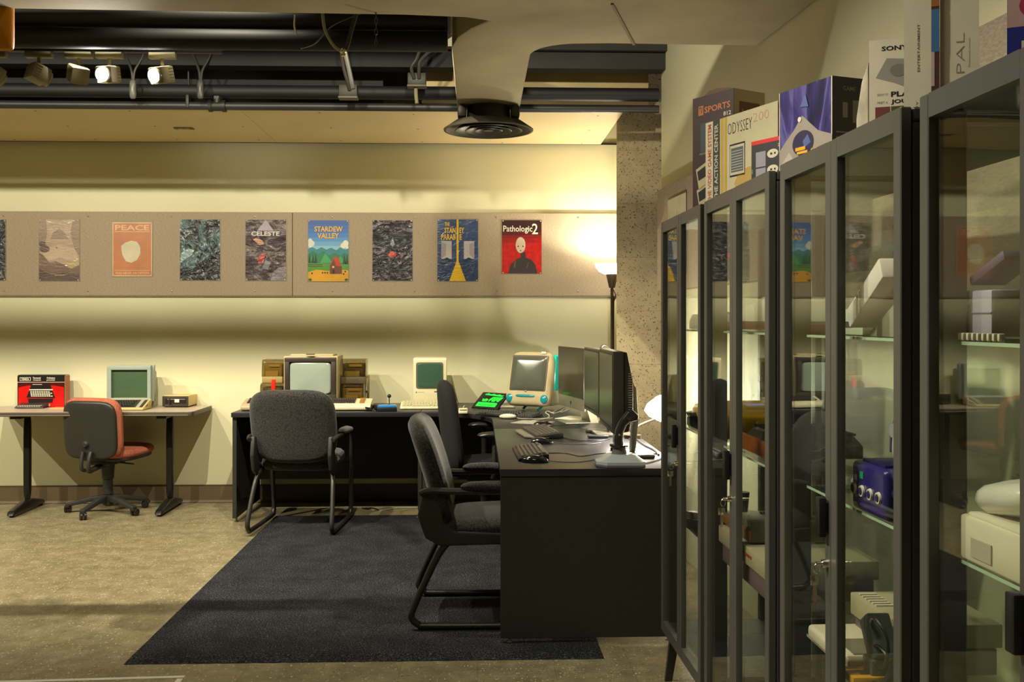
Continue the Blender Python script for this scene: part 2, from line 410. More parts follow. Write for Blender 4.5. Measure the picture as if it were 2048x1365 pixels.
# ================================================================ DUCT AND CEILING SERVICES
DUCT = mat('canvas_duct_wrap', '#9a8f6e', .85, var=.22, vs=1.8, bump=.9, bs=9)
t = thing('air_duct', 'large olive beige canvas-wrapped air duct crossing the ceiling', 'duct', (0, 4, 2.63))
def arc(c, r, a0, a1, n=8): return [(c[0]+r*math.cos(rad(a0+(a1-a0)*i/n)), c[1]+r*math.sin(rad(a0+(a1-a0)*i/n))) for i in range(n+1)]
wl = lambda y: (rwall(y).x-.01)
pl = [(-5.2, 3.62), (wl(3.62), 3.62), (wl(4.5), 4.5)]
pl += [(.95, 4.5), (.6, 4.49)] + arc((.47, 4.72), .22, 270, 180) + [(.25, 5.2), (.25, 6.1), (-.12, 6.1), (-.12, 4.66)]
pl += [(-.115, 4.55), (-.09, 4.42), (-.03, 4.28), (.045, 4.17), (-.05, 4.125), (-.3, 4.1), (-2.6, 4.06), (-5.2, 4.06)]
b = MB().m(DUCT); b.prism([(x, y-4) for x, y in pl], 0, .33, bev=.012, seg=2); b.obj('main_duct', t, 40)
b = MB().m(mat('duct_tape_seam', '#7b714f', .8)); b.box((.62, .2, -.004), (.012, .6, .004), rot=Rz(-.3)); b.obj('seam_tape', t)
# hanging chain from the duct edge
ch = MB().m(mat('old_chain', '#5a543f', .5, .8)); c0 = atD(752, 30, 4.05)
for i in range(7): ch.at(Tr(c0.x, c0.y, c0.z+.02-i*.022) @ Rz(i*1.57)).tube([(.006*math.cos(a), 0, .014*math.sin(a)) for a in [k*math.pi/4 for k in range(8)]], .0022, 5, True)
tag(ch.obj('hanging_chain'), 'short chain hanging from the beige duct near the cables', 'chain')
# round ceiling diffuser
dc = atD(977, 262, 5.85)
t = thing('ceiling_diffuser', 'dark round air diffuser with concentric rings below the duct branch', 'vent', (dc.x, dc.y, dc.z))
DM = mat('diffuser_metal', '#3d3a2f', .45, .3, var=.15)
b = MB().m(DM); b.lathe([(.262, 0), (.264, .006), (.20, .05), (.135, .062), (.128, .075), (.124, .16), (.11, .16), (.115, .07), (.19, .045), (.25, .0), (.262, 0)], n=48); b.obj('outer_cone', t, 30)
b = MB().m(DM)
for r in (.195, .135, .08): b.lathe([(r, -.004), (r+.003, 0), (r-.035, .032), (r-.05, .05), (r-.052, .045), (r-.03, .022), (r-.006, -.002), (r, -.004)], n=40)
b.lathe([(0, -.002), (.03, 0), (.03, .02), (0, .03)], n=24); b.obj('inner_rings', t, 30)
b = MB().m(DM); b.cyl((0, 0, .12), (0, 0, .137), .118, n=36)
for sx in (-1, 1): b.box((sx*.155, 0, .10), (.05, .2, .07), .012)
b.obj('neck', t)
# beams
b = MB().m(mat('beam_dark', '#1d1b14', .7, var=.2)); b.box((.60, 6.20, 2.985), (1.3, .12, .1)); b.box((.60, 6.2, 3.1), (1.3, .2, .12)); struct(b.obj('beam'), 'dark steel beam between the duct and the right wall')
b = MB().m(DARKC); b.box((-3.1, 6.2, 2.985), (5.9, .12, .1)); struct(b.obj('beam'), 'dark steel beam above the poster wall')
b = MB().m(DARKC); b.box((-3.5, 4.85, 3.30), (6.7, .015, .22)); tag(b.obj('added_light_baffle'), 'unseen flat black board added above the black pipes to cut off the steep track lights', 'baffle')  # unseen board, added to shape where the steep row's light ends on the wall
# pipes: (name, label, px left, px right, y px, D, r)
PIPE = mat('black_pipe', '#111112', .62, .0, var=.1)
def hpipe(lbl, x0, x1, y, z, r, m=PIPE, nm='ceiling_pipe', n=20):
    b = MB().m(m); b.cyl((x0, 0, 0), (x1, 0, 0), r, n=n); o = b.obj(nm); o.location = (0, y, z); return tag(o, lbl, 'pipe')
hpipe('thick black pipe, uppermost, running just behind the beige duct', -5.2, -.135, 4.52, 2.735, .05)
hpipe('thick black pipe just above the row of track lights', -5.2, -.135, 4.50, 2.635, .046)
hpipe('large black pipe above the thin sprinkler pipe', -5.2, rwall(6.25).x-.02, 6.25, 2.80, .042)
sp = thing('sprinkler_pipe', 'thin black sprinkler pipe along the front of the soffit', 'pipe', (0, 6.24, 2.708))
MB().m(mat('sprinkler_black', '#2c2c2c', .45, .0)).cyl((-5.2, 0, 0), (rwall(6.24).x-.02, 0, 0), .025, n=20).obj('pipe', sp)
xs_ = onY(435, 213, 6.24).x
b = MB().m(mat('cast_fitting', '#35352f', .5, .5)); 
b.cyl((xs_-.05, 0, 0), (xs_+.05, 0, 0), .032); b.cyl((xs_-.052, 0, 0), (xs_-.032, 0, 0), .038); b.cyl((xs_+.032, 0, 0), (xs_+.052, 0, 0), .038); b.cyl((xs_, 0, 0), (xs_, 0, .055), .026); b.cyl((xs_, 0, .04), (xs_, 0, .058), .03, n=6); b.obj('tee_fitting', sp)
BR = mat('brass', '#c08850', .3, .9)
b = MB().m(BR); b.cyl((xs_, 0, .055), (xs_, 0, .07), .012); b.tube([(xs_-.012, 0, .068), (xs_-.015, 0, .085), (xs_-.012, 0, .103)], .003); b.tube([(xs_+.012, 0, .068), (xs_+.015, 0, .085), (xs_+.012, 0, .103)], .003); b.cyl((xs_, 0, .07), (xs_, 0, .10), .005); b.cyl((xs_, 0, .103), (xs_, 0, .107), .026, n=14); b.obj('sprinkler_head', sp)
xh = onY(377, 200, 6.24).x
b = MB().m(mat('cast_fitting', '#35352f')); b.box((xh, 0, .025), (.02, .06, .08), .004); b.cyl((xh, 0, .05), (xh, 0, .5), .006); b.obj('hanger', sp)
# low-voltage junction boxes and conduits in the cavity
CON = mat('grey_conduit', '#4d4c47', .4, .6)
def conduit(px, y0, y1, D, lbl, boxc, bw=.028, bh=.085, light=True):
    p = atD(px, (y0+y1)/2, D); hh = (y1-y0)/F*D
    t = thing('conduit_box', lbl, 'junction box', p)
    MB().m(mat(boxc[0], boxc[1], .4, .3)).pad(bw*1.5, hh, .03, e=.5).obj('box_body', t)
    for k, (dx, dz) in enumerate(((-.01, .0), (.012, .05))):
        b = MB().m(CON); b.tube([(dx*.3, 0, hh/2-.01), (dx, .0, hh/2+.06), (dx*2-.03*(1-2*k), .02, hh/2+.16), (dx*3-.07*(1-2*k), .04, hh/2+.34+dz)], .008, 8, smooth=5); b.obj('conduit', t)
    return t
conduit(266, 160, 198, 6.05, 'pale grey conduit fitting with two cables between the lit track heads', ('box_pale', '#77776d'))
conduit(401, 160, 198, 6.05, 'dark grey conduit fitting with cables left of the brass sprinkler head', ('box_grey', '#55544e'))
for px, yy, lbl in ((697, 183, 'dark junction box with one cable, left of the air diffuser'), (834, 160, 'dark junction box with two cables beside the duct branch')):
    p = atD(px, yy, 6.0); t = thing('junction_box', lbl, 'junction box', p)
    MB().m(mat('box_dark', '#2c2a24', .5, .3)).box((0, 0, 0), (.11, .06, .075), .004).obj('box_body', t)
    MB().m(mat('box_edge', '#554f3c', .5)).box((0, -.005, -.042), (.115, .07, .012), .002).obj('cover_lip', t)
    for k in range(2 if px > 800 else 1):
        b = MB().m(mat('cable_grey', '#35322a', .5)); b.tube([(.005+k*.03-.02, -.03, -.0), (-.01+k*.045-.02, -.045, .06), (.0+k*.03, -.05, .11), (.03+k*.09, -.03, .2), (.08+k*.16, .0, .3)] if px > 800 else [(.01, -.03, 0), (0, -.05, .05), (-.025, -.06, .15), (-.04, -.05, .3)], .011, 8, smooth=5); b.obj('cable', t)
b = MB().m(mat('cable_pale', '#8c8262', .5)); p = atD(832, 188, 6.0); b.tube([(0, 0, .06), (0, -.01, .0), (.006, -.015, -.06)], .011, smooth=4); o = b.obj('cable_stub'); o.location = p; tag(o, 'short pale cable end hanging below the junction box by the duct branch', 'cable')
# hanging loose cables in front of the pipes
def wcable(pts, D, r, m, lbl, nm='ceiling_cable'):
    P = [atD(x, y, D) for x, y in pts]; c = P[0].copy(); b = MB().m(m); b.tube([p-c for p in P], r, 8, smooth=6); o = b.obj(nm); o.location = c; return tag(o, lbl, 'cable')
wcable([(645, 25), (650, 60), (668, 92), (686, 104)], 4.36, .007, mat('cable_white', '#a49d80', .4), 'grey cable drooping down from the duct to the silver connector')
wcable([(590, 30), (589, 52), (593, 70)], 4.36, .004, mat('cable_white', '#a49d80'), 'short thin pale cable hanging left of the drooping cable')
wcable([(712, 30), (703, 60), (695, 90), (690, 103)], 4.36, .010, mat('cable_dark', '#3f3c32', .5), 'thick dark cable coming down to the silver connector from the right')
wcable([(690, 105), (698, 140), (706, 178)], 5.0, .012, mat('cable_mid', '#26241f', .5), 'dark grey cable running down to the junction box left of the diffuser')
wcable([(602, 98), (630, 88), (660, 55), (700, 35), (730, 25)], 4.38, .0025, mat('cable_dark', '#3f3c32'), 'very thin dark wire sagging below the beige duct')
wcable([(902, 30), (901, 48), (902, 68)], 4.36, .003, mat('cable_white', '#a49d80'), 'short thin pale wire beside the duct branch')
o = MB().m(mat('silver_plug', '#d8cfae', .25, .9)).sph((0, 0, 0), (.017, .017, .014)).cyl((0, 0, -.012), (0, 0, -.022), .009).obj('cable_connector'); o.location = atD(687, 102, 4.36); tag(o, 'shiny silver cable connector hanging below the black pipes', 'connector')
# --- track lights
TRK = mat('track_head_paint', '#8f8768', .5, var=.08)
tr = onY(200, 100, 4.72)
o = MB().m(mat('track_black', '#1c1c1c', .5)).box((0, 0, 0), (3.6, .035, .03), .003).obj('light_track'); o.location = (-3.0, 4.72, 2.647); tag(o, 'black ceiling track holding the square spot heads', 'track')
def trackhead(px, lbl, az, el, lit=False):
    x = onY(px, 130, 4.72).x
    t = thing('track_light', lbl, 'track light', (x, 4.72, 2.632), 0, 'lit track heads' if lit else 'unlit track heads')
    MB().m(TRK).box((.0, 0, -.014), (.125, .035, .03), .004).obj('adapter', t)
    MB().m(TRK).box((0, 0, -.06), (.016, .012, .07), .003).obj('stem', t)
    M = Tr(.0, -.012, -.107) @ Rz(az) @ Rx(el)
    b = MB().m(TRK).at(M); b.box((0, 0, 0), (.082, .086, .078), .009)
    b.m(mat('head_slots', '#5c563f', .6))
    for k in range(5): b.box((0, .02-.0+.0, -.03+k*.014), (.084, .03, .003))
    b.obj('lamp_head', t)
    L = mat('led_lens_on', '#ffffff', .3, var=0, emit='#fff6ff', es=60) if lit else mat('led_lens_off', '#c9c2a0', .2, var=0)
    b = MB().m(mat('lens_rim', '#a8a080', .4)).at(M); b.lathe([(.033, 0), (.036, .002), (.036, .012), (.033, .012)], Tr(0, -.043, 0) @ Rx(rad(90)), 24); rim = b.obj('lens_rim', t)
    b = MB().m(L).at(M); b.lathe([(0, .006), (.02, .005), (.033, .001), (.033, 0), (0, 0)], Tr(0, -.043, 0) @ Rx(rad(90)), 24); b.obj('lens', t)
    if lit:
        c = Vector((x, 4.72, 2.632))+(M @ Vector((0, -.075, 0))); d = (M.to_3x3() @ Vector((0, -1, 0)))
        spot(c, c+d, 8, 110, .6, .02, (1, .93, .82))
        spot(c+Vector((0, .02, -.03)), c+Vector((-.05, 1.6, .165)), 22, 26, 1, .03, (1, .93, .85))  # extra spot added behind the lit head to brighten the sprinkler pipe
trackhead(-14, 'unlit square track head cut off by the left frame edge', rad(150), rad(25))
trackhead(78, 'unlit square track head, left of the pair aimed at the wall', rad(140), rad(18))
trackhead(158, 'unlit square track head tilted up beside the left lit one', rad(218), rad(-25))
trackhead(219, 'lit square track head facing the camera, left of the two lit ones', rad(-12), rad(12), True)
trackhead(325, 'lit square track head facing the camera, right of the two lit ones', rad(-25), rad(16), True)
# orange panel at top left
p = atD(6, 50, 4.0); o = MB().m(mat('safety_orange', '#d68a08', .5, var=.1)).pad(.086, .21, .05, e=.2).obj('orange_case'); o.location = (p.x, p.y, p.z-.0); tag(o, 'orange yellow plastic case hung by the duct at the top left corner', 'case')
# ================================================================ GLASS CABINETS
# line of the cabinet fronts: far end at lateral .567 m, 3.797 m ahead; local x runs toward the camera, y runs into the cabinet
K0 = C(.567, 3.797); kd = (C(.567+.0507, 2.797)-K0).normalized(); KROT = math.atan2(kd.y, kd.x)
kn = Vector((-kd.y, kd.x, 0))                      # into the cabinet
def K(s, d, z=0): return K0+kd*s+kn*d+Vector((0, 0, z))
def kpx(px, d, py=None, z=None):
    """s along the row (and z) for a picture column at depth d behind the fronts"""
    r = (px-1024)/F
    # solve lateral = r*depth along the line
    best = None
    s0, s1 = -1, 3.6
    def g(s):
        v = K(s, d); L = v.x*math.cos(TH)-v.y*math.sin(TH); D = v.x*math.sin(TH)+v.y*math.cos(TH); return L-r*D, D
    for _ in range(50):
        m = (s0+s1)/2
        if g(m)[0] < 0: s0 = m
        else: s1 = m
    D = g(s0)[1]
    if py is None: return s0
    return s0, H+(640-py)/F*D
CAB = mat('cabinet_steel', '#504f4a', .42, .2, var=.05, spec=.4)
CABD = mat('cabinet_steel_dark', '#3c3c3c', .45, .2, var=.05)
def glassmat():
    m, nt, b = newmat('cabinet_glass')
    nt.nodes.remove(b); out = nt.nodes['Material Output']
    g = N(nt, 'ShaderNodeBsdfGlossy'); g.inputs['Roughness'].default_value = .004; g.inputs['Color'].default_value = (.97, 1, .97, 1)
    t = N(nt, 'ShaderNodeBsdfTransparent'); t.inputs['Color'].default_value = (.965, .982, .958, 1)
    lw = N(nt, 'ShaderNodeLayerWeight'); lw.inputs['Blend'].default_value = .5
    pw = N(nt, 'ShaderNodeMath', operation='POWER'); pw.inputs[1].default_value = 5.; nt.links.new(lw.outputs['Facing'], pw.inputs[0])
    fr = N(nt, 'ShaderNodeMath', operation='MULTIPLY_ADD'); fr.inputs[1].default_value = .96; fr.inputs[2].default_value = .04; nt.links.new(pw.outputs[0], fr.inputs[0])
    tc = N(nt, 'ShaderNodeTexCoord'); nz = N(nt, 'ShaderNodeTexNoise', Scale=5., Detail=0.); bp = N(nt, 'ShaderNodeBump', Strength=.05, Distance=.004)
    mp = N(nt, 'ShaderNodeMapping'); mp.inputs['Scale'].default_value = (1, 1, 2.0)
    nt.links.new(tc.outputs['Object'], mp.inputs[0]); nt.links.new(mp.outputs[0], nz.inputs['Vector']); nt.links.new(nz.outputs['Fac'], bp.inputs['Height']); nt.links.new(bp.outputs[0], g.inputs['Normal'])
    mx = N(nt, 'ShaderNodeMixShader'); nt.links.new(fr.outputs[0], mx.inputs[0]); nt.links.new(t.outputs[0], mx.inputs[1]); nt.links.new(g.outputs[0], mx.inputs[2])
    nt.links.new(mx.outputs[0], out.inputs[0]); return m
GLASS = glassmat()
HB, HT = .20, 1.75; CD = .42
SHELF_Z = (1.345, .99, .64)
def cabinet(s0, wdt, lbl):
    p = K(s0, 0); t = thing('glass_cabinet', lbl, 'display cabinet', p, KROT, 'glass door cabinets')
    f = MB().m(CABD)
    ps = .032; y0 = .022
    for x in (0, wdt-ps):
        for y in (y0, CD-.045): f.box((x+ps/2, y+.0225, (HB+HT)/2), (ps, .045, HT-HB-.05), .003, seg=1)
    f.box((wdt/2, (y0+CD)/2, HT-.0125), (wdt, CD-y0, .025), .004, seg=1); f.box((wdt/2, (y0+CD)/2, HB+.0175), (wdt, CD-y0, .035), .004, seg=1)
    f.obj('cabinet_frame', t)
    # splayed legs
    for x, sx in ((.03, -1), (wdt-.03, 1)):
        for y, sy in ((.05, -1), (CD-.04, 1)):
            M = MB().m(CABD); a = Vector((x, y, HB)); e = Vector((x+sx*.035, y+sy*.02, 0))
            M.prism([(-.012, -.018), (.012, -.018), (.012, .018), (-.012, .018)], 0, 1)
            M.v = [tuple((a+(e-a)*v[2])+Vector((v[0], v[1], 0))*(1-.25*v[2])) for v in M.v]
            M.obj('leg', t)
    # side and back glass
    for nm, c, sz in (('side_glass', (.010, (y0+CD)/2, (HB+HT)/2), (.004, CD-y0-.08, HT-HB-.06)), ('side_glass', (wdt-.010, (y0+CD)/2, (HB+HT)/2), (.004, CD-y0-.08, HT-HB-.06)), ('back_glass', (wdt/2, CD-.012, (HB+HT)/2), (wdt-.06, .004, HT-HB-.06))):
        MB().m(GLASS).box(c, sz).obj(nm, t)
    for z in SHELF_Z:
        MB().m(GLASS).m(GLASS).box((wdt/2, .225, z-.003), (wdt-.07, .34, .006)).m(mat('green_glass_edge', '#a9c2a4', .15, var=0)).box((wdt/2, .0545, z-.003), (wdt-.07, .001, .0058)).obj('glass_shelf', t)
    # doors
    dw = wdt/2-.0015
    for k in (0, 1):
        xa = k*(wdt/2+.0015); st = .030; rl = .040
        d = MB().m(CAB)
        for x in (xa, xa+dw-st): d.box((x+st/2, .011, (HB+HT)/2), (st, .020, HT-HB), .002, seg=1)
        d.box((xa+dw/2, .011, HT-rl/2), (dw-2*st, .018, rl)); d.box((xa+dw/2, .011, HB+rl/2), (dw-2*st, .018, rl))
        dr = d.obj('door', t)
        MB().m(GLASS).box((xa+dw/2, .013, (HB+HT)/2), (dw-2*st+.004, .004, HT-HB-2*rl+.004)).obj('door_glass', dr)
        if k == 0:
            hx = xa+dw-.018
            MB().m(mat('handle_black', '#15171a', .4, .2)).box((hx, -.012, .97), (.024, .016, .082), .003).box((hx, -.003, .97), (.016, .010, .06)).obj('handle', dr)
            ck = mat('chrome', '#d8d4c6', .15, 1., var=0)
            MB().m(ck).cyl((hx, .002, .873), (hx, -.010, .873), .010, .008).cyl((hx, -.010, .873), (hx, -.022, .873), .0045).obj('lock', dr)
            b = MB().m(ck); b.tube([(hx, -.020+.007*math.cos(a), .862+.010*math.sin(a)) for a in [j*math.pi/5 for j in range(10)]], .0012, 5, True)
            b.box((hx, -.024, .838), (.002, .020, .020), .004); b.box((hx-.002, -.024, .812), (.0018, .008, .036)); b.obj('key', dr)
    return t
CW = ((0, .622), (.676, .655), (1.42, .655), (2.146, .655))
cabinet(*CW[0], 'dark steel glass-door display cabinet farthest from the camera, standing at the desk')
cabinet(*CW[1], 'dark steel glass-door display cabinet with the brown and white boxes on top, second along')
cabinet(*CW[2], 'dark steel glass-door display cabinet holding the purple console, third along the wall')
cabinet(*CW[3], 'dark steel glass-door display cabinet nearest the camera at the right frame edge')

# ---------------------------------------------------------------- boxes on top
def card(nm, col, rough=.45, coat=.0): return mat(nm, col, rough, var=.05, vs=20, coat=coat)
WHT = card('print_white', '#ddd6c0'); INK = card('print_black', '#1c1a1e'); GRYP = card('print_grey', '#8b8478')
def printed_box(name, lbl, cat, s, d, z, w, dep, h, side, art, rot=0, group=None, top=None, slot=None):
    """carton: w along the row, dep into it; art(mb, w, h) draws on the room-facing face (local XY, x right as seen); slot draws on the near end"""
    p = K(s, d, z); t = thing(name, lbl, cat, p, KROT+rot, group)
    b = MB().m(side); b.box((w/2, dep/2, h/2), (w, dep, h), .003, seg=1); b.obj('carton', t)
    if art:
        b = MB(); b.at(Matrix(((1, 0, 0, 0), (0, 0, -1, -.0006), (0, 1, 0, 0), (0, 0, 0, 1)))); art(b, w, h); b.keep = True; b.obj('printed_face', t)
    if slot:
        # near end face (x = w), x right as seen from the camera = +y, z up
        b = MB(); b.at(Matrix(((0, 0, 1, w+.0006), (1, 0, 0, 0), (0, 1, 0, 0), (0, 0, 0, 1)))); slot(b, dep, h); b.keep = True; b.obj('printed_end', t)
    return t
E = .0004
def art_tv(b, w, h):
    b.m(card('box_maroon', '#3a2626')); b.rect(0, 0, w, h)
    b.m(card('print_orange', '#c8763c')); b.rect(.15*w, .84*h, .27*w, .92*h, E); b.text('SPORTS', .30*w, .85*h, .62*w, .055*h, E, .02); b.m(card('box_maroon', '#3a2626')); b.text('TV', .165*w, .85*h, .09*w, .06*h, 2*E, .02)
    b.m(WHT); b.text('812', .76*w, .79*h, .18*w, .035*h, E, .02)
    b.m(card('tv_glass_print', '#3e4a4c')); b.rect(.2*w, .52*h, .95*w, .77*h, E); b.m(card('tv_rim_print', '#6d6a60')); b.rect(.17*w, .50*h, .95*w, .515*h, E)
    b.m(card('print_beige', '#b9ac84'))
    for x, y in ((.08, .18), (.1, -.0)): b.poly([(x*w, (y+.2)*h, E), ((x+.3)*w, (y+.26)*h, E), ((x+.36)*w, (y+.08)*h, E), ((x+.08)*w, (y+.02)*h, E)])
    b.m(INK)
    for x, y in ((.12, .21), (.14, .03)): b.poly([(x*w, (y+.15)*h, 2*E), ((x+.2)*w, (y+.19)*h, 2*E), ((x+.22)*w, (y+.1)*h, 2*E), ((x+.03)*w, (y+.07)*h, 2*E)])
def end_tv(b, w, h):
    b.m(card('print_cream', '#c9b98c')); b.rect(0, 0, w, h); b.m(card('print_rust', '#7c4a20')); b.rect(.17*w, .45*h, .83*w, .9*h, E)
    b.m(card('print_cream', '#c9b98c'))
    for k in range(3): b.text(('TV GAME', 'SPORTS', 'CONSOLE')[k], (.30+.17*k)*w, .62*h, .22*h, .05*w, 2*E, .01, rot=rad(90))
def art_ody(b, w, h):
    b.m(card('box_cream_print', '#cfc6a2', .35)); b.rect(0, 0, w, h)
    b.m(card('print_yellow', '#c9a52c')); b.rect(.03*w, 0, .07*w, h, E); b.rect(.003*w, 0, .012*w, h, E)
    b.m(card('print_ink_blue', '#23262e')); 
    b.text('ODYSSEY', .09*w, .78*h, .46*w, .13*h, E, -.012); b.m(card('print_pale_orange', '#c99a78')); b.text('200', .57*w, .84*h, .28*w, .1*h, E, -.012)
    b.m(INK); b.rect(.13*w, .28*h, .42*w, .66*h, E); b.m(card('print_pale', '#d9d2bb')); b.rect(.14*w, .30*h, .41*w, .64*h, 2*E)
    b.m(card('print_bluegrey', '#59656c')); b.rect(.16*w, .33*h, .39*w, .61*h, 3*E); b.m(card('print_pale', '#d9d2bb'))
    for k in range(8): b.rect(.17*w, (.35+.031*k)*h, .38*w, (.357+.031*k)*h, 4*E)
    b.m(card('print_mustard', '#c2a258')); b.poly([(.22*w, .2*h, E), (.3*w, .32*h, E), (.5*w, .36*h, E), (.9*w, .3*h, E), (.9*w, .0, E), (.3*w, 0, E)])
def art_spine(b, w, h):
    b.m(card('print_pale', '#cfc6ad')); b.rect(0, 0, w, h); b.m(card('print_brick', '#b9552a')); b.text('THE VIDEO GAME SYSTEM', .33*w, .03*h, .94*h, .2*w, E, .02, rot=rad(90))
    b.m(card('print_slate', '#3f4140')); b.rect(.42*w, 0, .8*w, h, E); b.m(card('print_pale', '#cfc6ad')); b.text('THE ACTION CENTER', .70*w, .05*h, .9*h, .2*w, 2*E, .02, rot=rad(90))
    b.m(card('print_yellow', '#c9a52c')); b.rect(.85*w, 0, .95*w, h, E)
def art_red(b, w, h):
    b.m(card('print_charcoal', '#26262a')); b.rect(0, 0, w, h); b.m(card('print_red', '#d01818')); b.rect(0, .92*h, w, h, E)
    b.m(card('print_lavgrey', '#8f8d98')); b.rect(.12*w, .45*h, .38*w, .76*h, E); b.rect(.12*w, .22*h, .38*w, .42*h, E)
    b.m(card('print_pale', '#cfc6ad'))
    for cy in (.68, .36): b.poly([(.56*w+.12*w*math.cos(a)*(1.2), cy*h+.09*h*math.sin(a), E) for a in [k*math.pi/8 for k in range(16)]])
    b.m(INK)
    for cy in (.68, .36): b.rect(.50*w, (cy-.02)*h, .55*w, (cy+.02)*h, 2*E); b.rect(.60*w, (cy-.02)*h, .64*w, (cy+.02)*h, 2*E)
    b.m(card('print_teal', '#2c8d74')); b.rect(.01*w, .33*h, .04*w, .42*h, E)
    b.m(card('print_yellow', '#c9a52c')); b.rect(.7*w, .84*h, .9*w, .86*h, E); b.rect(.7*w, .80*h, .9*w, .82*h, E)
def artmat_swirl():
    m, nt, b = newmat('box_purple_print'); tc = N(nt, 'ShaderNodeTexCoord'); mp = N(nt, 'ShaderNodeMapping'); mp.inputs['Scale'].default_value = (7, 7, 2.4); mp.inputs['Rotation'].default_value = (0, .35, 0)
    n = N(nt, 'ShaderNodeTexNoise', Scale=1.6, Detail=4., Distortion=1.2); nt.links.new(tc.outputs['Object'], mp.inputs[0]); nt.links.new(mp.outputs[0], n.inputs['Vector'])
    r = ramp(nt, [(.36, '#1f1c4a'), (.46, '#3a3270'), (.53, '#5d5a94'), (.58, '#2c2560'), (.68, '#16163a')]); nt.links.new(n.outputs['Fac'], r.inputs['Fac']); nt.links.new(r.outputs[0], b.inputs['Base Color']); b.inputs['Roughness'].default_value = .3; return m
PSW = artmat_swirl()
def art_pur(b, w, h):
    b.m(PSW); b.rect(0, 0, w, h)
    b.m(card('print_taupe', '#8d8478')); b.poly([(0, 0, E), (w, 0, E), (w, .36*h, E), (.75*w, .44*h, E), (.45*w, .66*h, E), (.3*w, .52*h, E), (.1*w, .38*h, E), (0, .30*h, E)])
    b.m(card('print_ltaupe', '#a59c90')); b.poly([(0, .1*h, 2*E), (.2*w, .27*h, 2*E), (.34*w, .12*h, 2*E), (.3*w, 0, 2*E), (0, 0, 2*E)])
    b.m(card('print_navy', '#17153a')); b.poly([(.47*w+.2*w*math.cos(a), .34*h+.145*h*math.sin(a), 3*E) for a in [k*math.pi/14 for k in range(28)]])
    b.m(card('print_bluegrad', '#4a5a90')); b.poly([(.5*w, .28*h, 4*E), (.62*w, .33*h, 4*E), (.56*w, .43*h, 4*E), (.47*w, .36*h, 4*E)])
    b.m(card('print_gold', '#d69a1e')); b.rect(.33*w, .26*h, .52*w, .30*h, 5*E); b.rect(.36*w, .22*h, .56*w, .25*h, 5*E)
    b.text('ACTIVE', .60*w, .2*h, .34*w, .055*h, 5*E, .03); b.poly([(.60*w+.03*w*math.cos(a), .19*h+.018*h*math.sin(a), 6*E) for a in [k*math.pi/6 for k in range(12)]])
    b.m(card('print_pale', '#cfc6ad')); b.poly([(.41*w+.035*w*math.cos(a), .62*h+.03*h*math.sin(a), 5*E) for a in [k*math.pi/8 for k in range(16)]]); b.rect(0, 0, .012*w, h, E); b.rect(.985*w, 0, w, h, E)
    b.m(card('print_bluegrad', '#4a5a90')); b.poly([(.42*w, .76*h, 5*E), (.52*w, .9*h, 5*E), (.58*w, .74*h, 5*E)])
def end_dark(b, w, h):
    b.m(card('print_charcoal', '#26262a')); b.rect(0, 0, w, h); b.m(GRYP); b.rect(.3*w, .55*h, .45*w, .72*h, E); b.rect(.6*w, .5*h, .85*w, .75*h, E); b.text('GAME', .3*w, .85*h, .4*w, .05*h, E, .01)
    for k in range(4): b.rect(.1*w, (.2+.06*k)*h, .9*w, (.215+.06*k)*h, E)
def art_ps(b, w, h):
    b.m(WHT); b.rect(0, 0, w, h); b.m(INK); b.text('SONY', .24*w, .89*h, .5*w, .045*h, E, .03)
    b.m(card('print_greyps', '#98948f')); b.poly([(.13*w, .64*h, E), (.34*w, .82*h, E), (.92*w, .79*h, E), (.95*w, .6*h, E), (.75*w, .52*h, E), (.5*w, .58*h, E)])
    b.m(card('print_greyps2', '#7e7a76')); b.poly([(.56*w+.16*w*math.cos(a), .70*h+.06*h*math.sin(a), 2*E) for a in [k*math.pi/10 for k in range(20)]])
    b.m(INK); b.text('PLAY', .42*w, .45*h, .48*w, .05*h, E, .03); b.text('JOUER', .42*w, .375*h, .5*w, .05*h, E, .03); b.m(GRYP); b.text('READY TO', .16*w, .465*h, .2*w, .022*h, E); b.text('PRET A', .16*w, .39*h, .2*w, .022*h, E)
    cols = ['#74403a', '#4d5430', '#6b3a20', '#5d2c34', '#3c3a34', '#7b5a36']
    for k in range(6):
        b.m(card('thumb_'+'abcdef'[k], cols[k])); x = .12+.3*(k % 3); y = .2-.12*(k//3)+.05; b.rect(x*w, y*h, (x+.28)*w, (y+.11)*h, E)
def end_white_u(b, w, h):
    b.m(card('box_offwhite', '#cfcab2')); b.rect(0, 0, w, h); b.m(card('print_olive', '#6d6a54')); b.text('ENTERTAINMENT', .58*w, .35*h, .3*h, .09*w, E, .01, rot=rad(90))
    b.text('SONY', .52*w, .03*h, .14*h, .08*w, E, .0, rot=rad(90))
def end_psp(b, w, h):
    b.m(card('box_offwhite', '#cfcab2')); b.rect(0, 0, w, h); b.m(GRYP); b.text('PAL', .62*w, .26*h, .28*h, .2*w, E, -.02, rot=rad(90)); b.m(card('print_olive', '#6d6a54')); b.rect(.12*w, .8*h, .5*w, h, E)
    for k in range(5): b.m(WHT); b.rect((.15+.065*k)*w, .82*h, (.175+.065*k)*w, h, 2*E)
    b.m(GRYP); b.text('Multimedia system', .78*w, .3*h, .2*h, .05*w, E, .0, rot=rad(90))
def end_pic(b, w, h):
    b.m(card('print_choco', '#4a3228')); b.rect(0, 0, w, h); b.m(card('print_sky', '#3f6f9c')); b.rect(0, .42*h, w, .72*h, E); b.m(card('print_tan', '#9a6238')); b.rect(0, .74*h, w, h, E); b.m(card('print_rose', '#b8a6a0')); b.rect(0, .18*h, .4*w, .42*h, E)
ZT = HT+.001
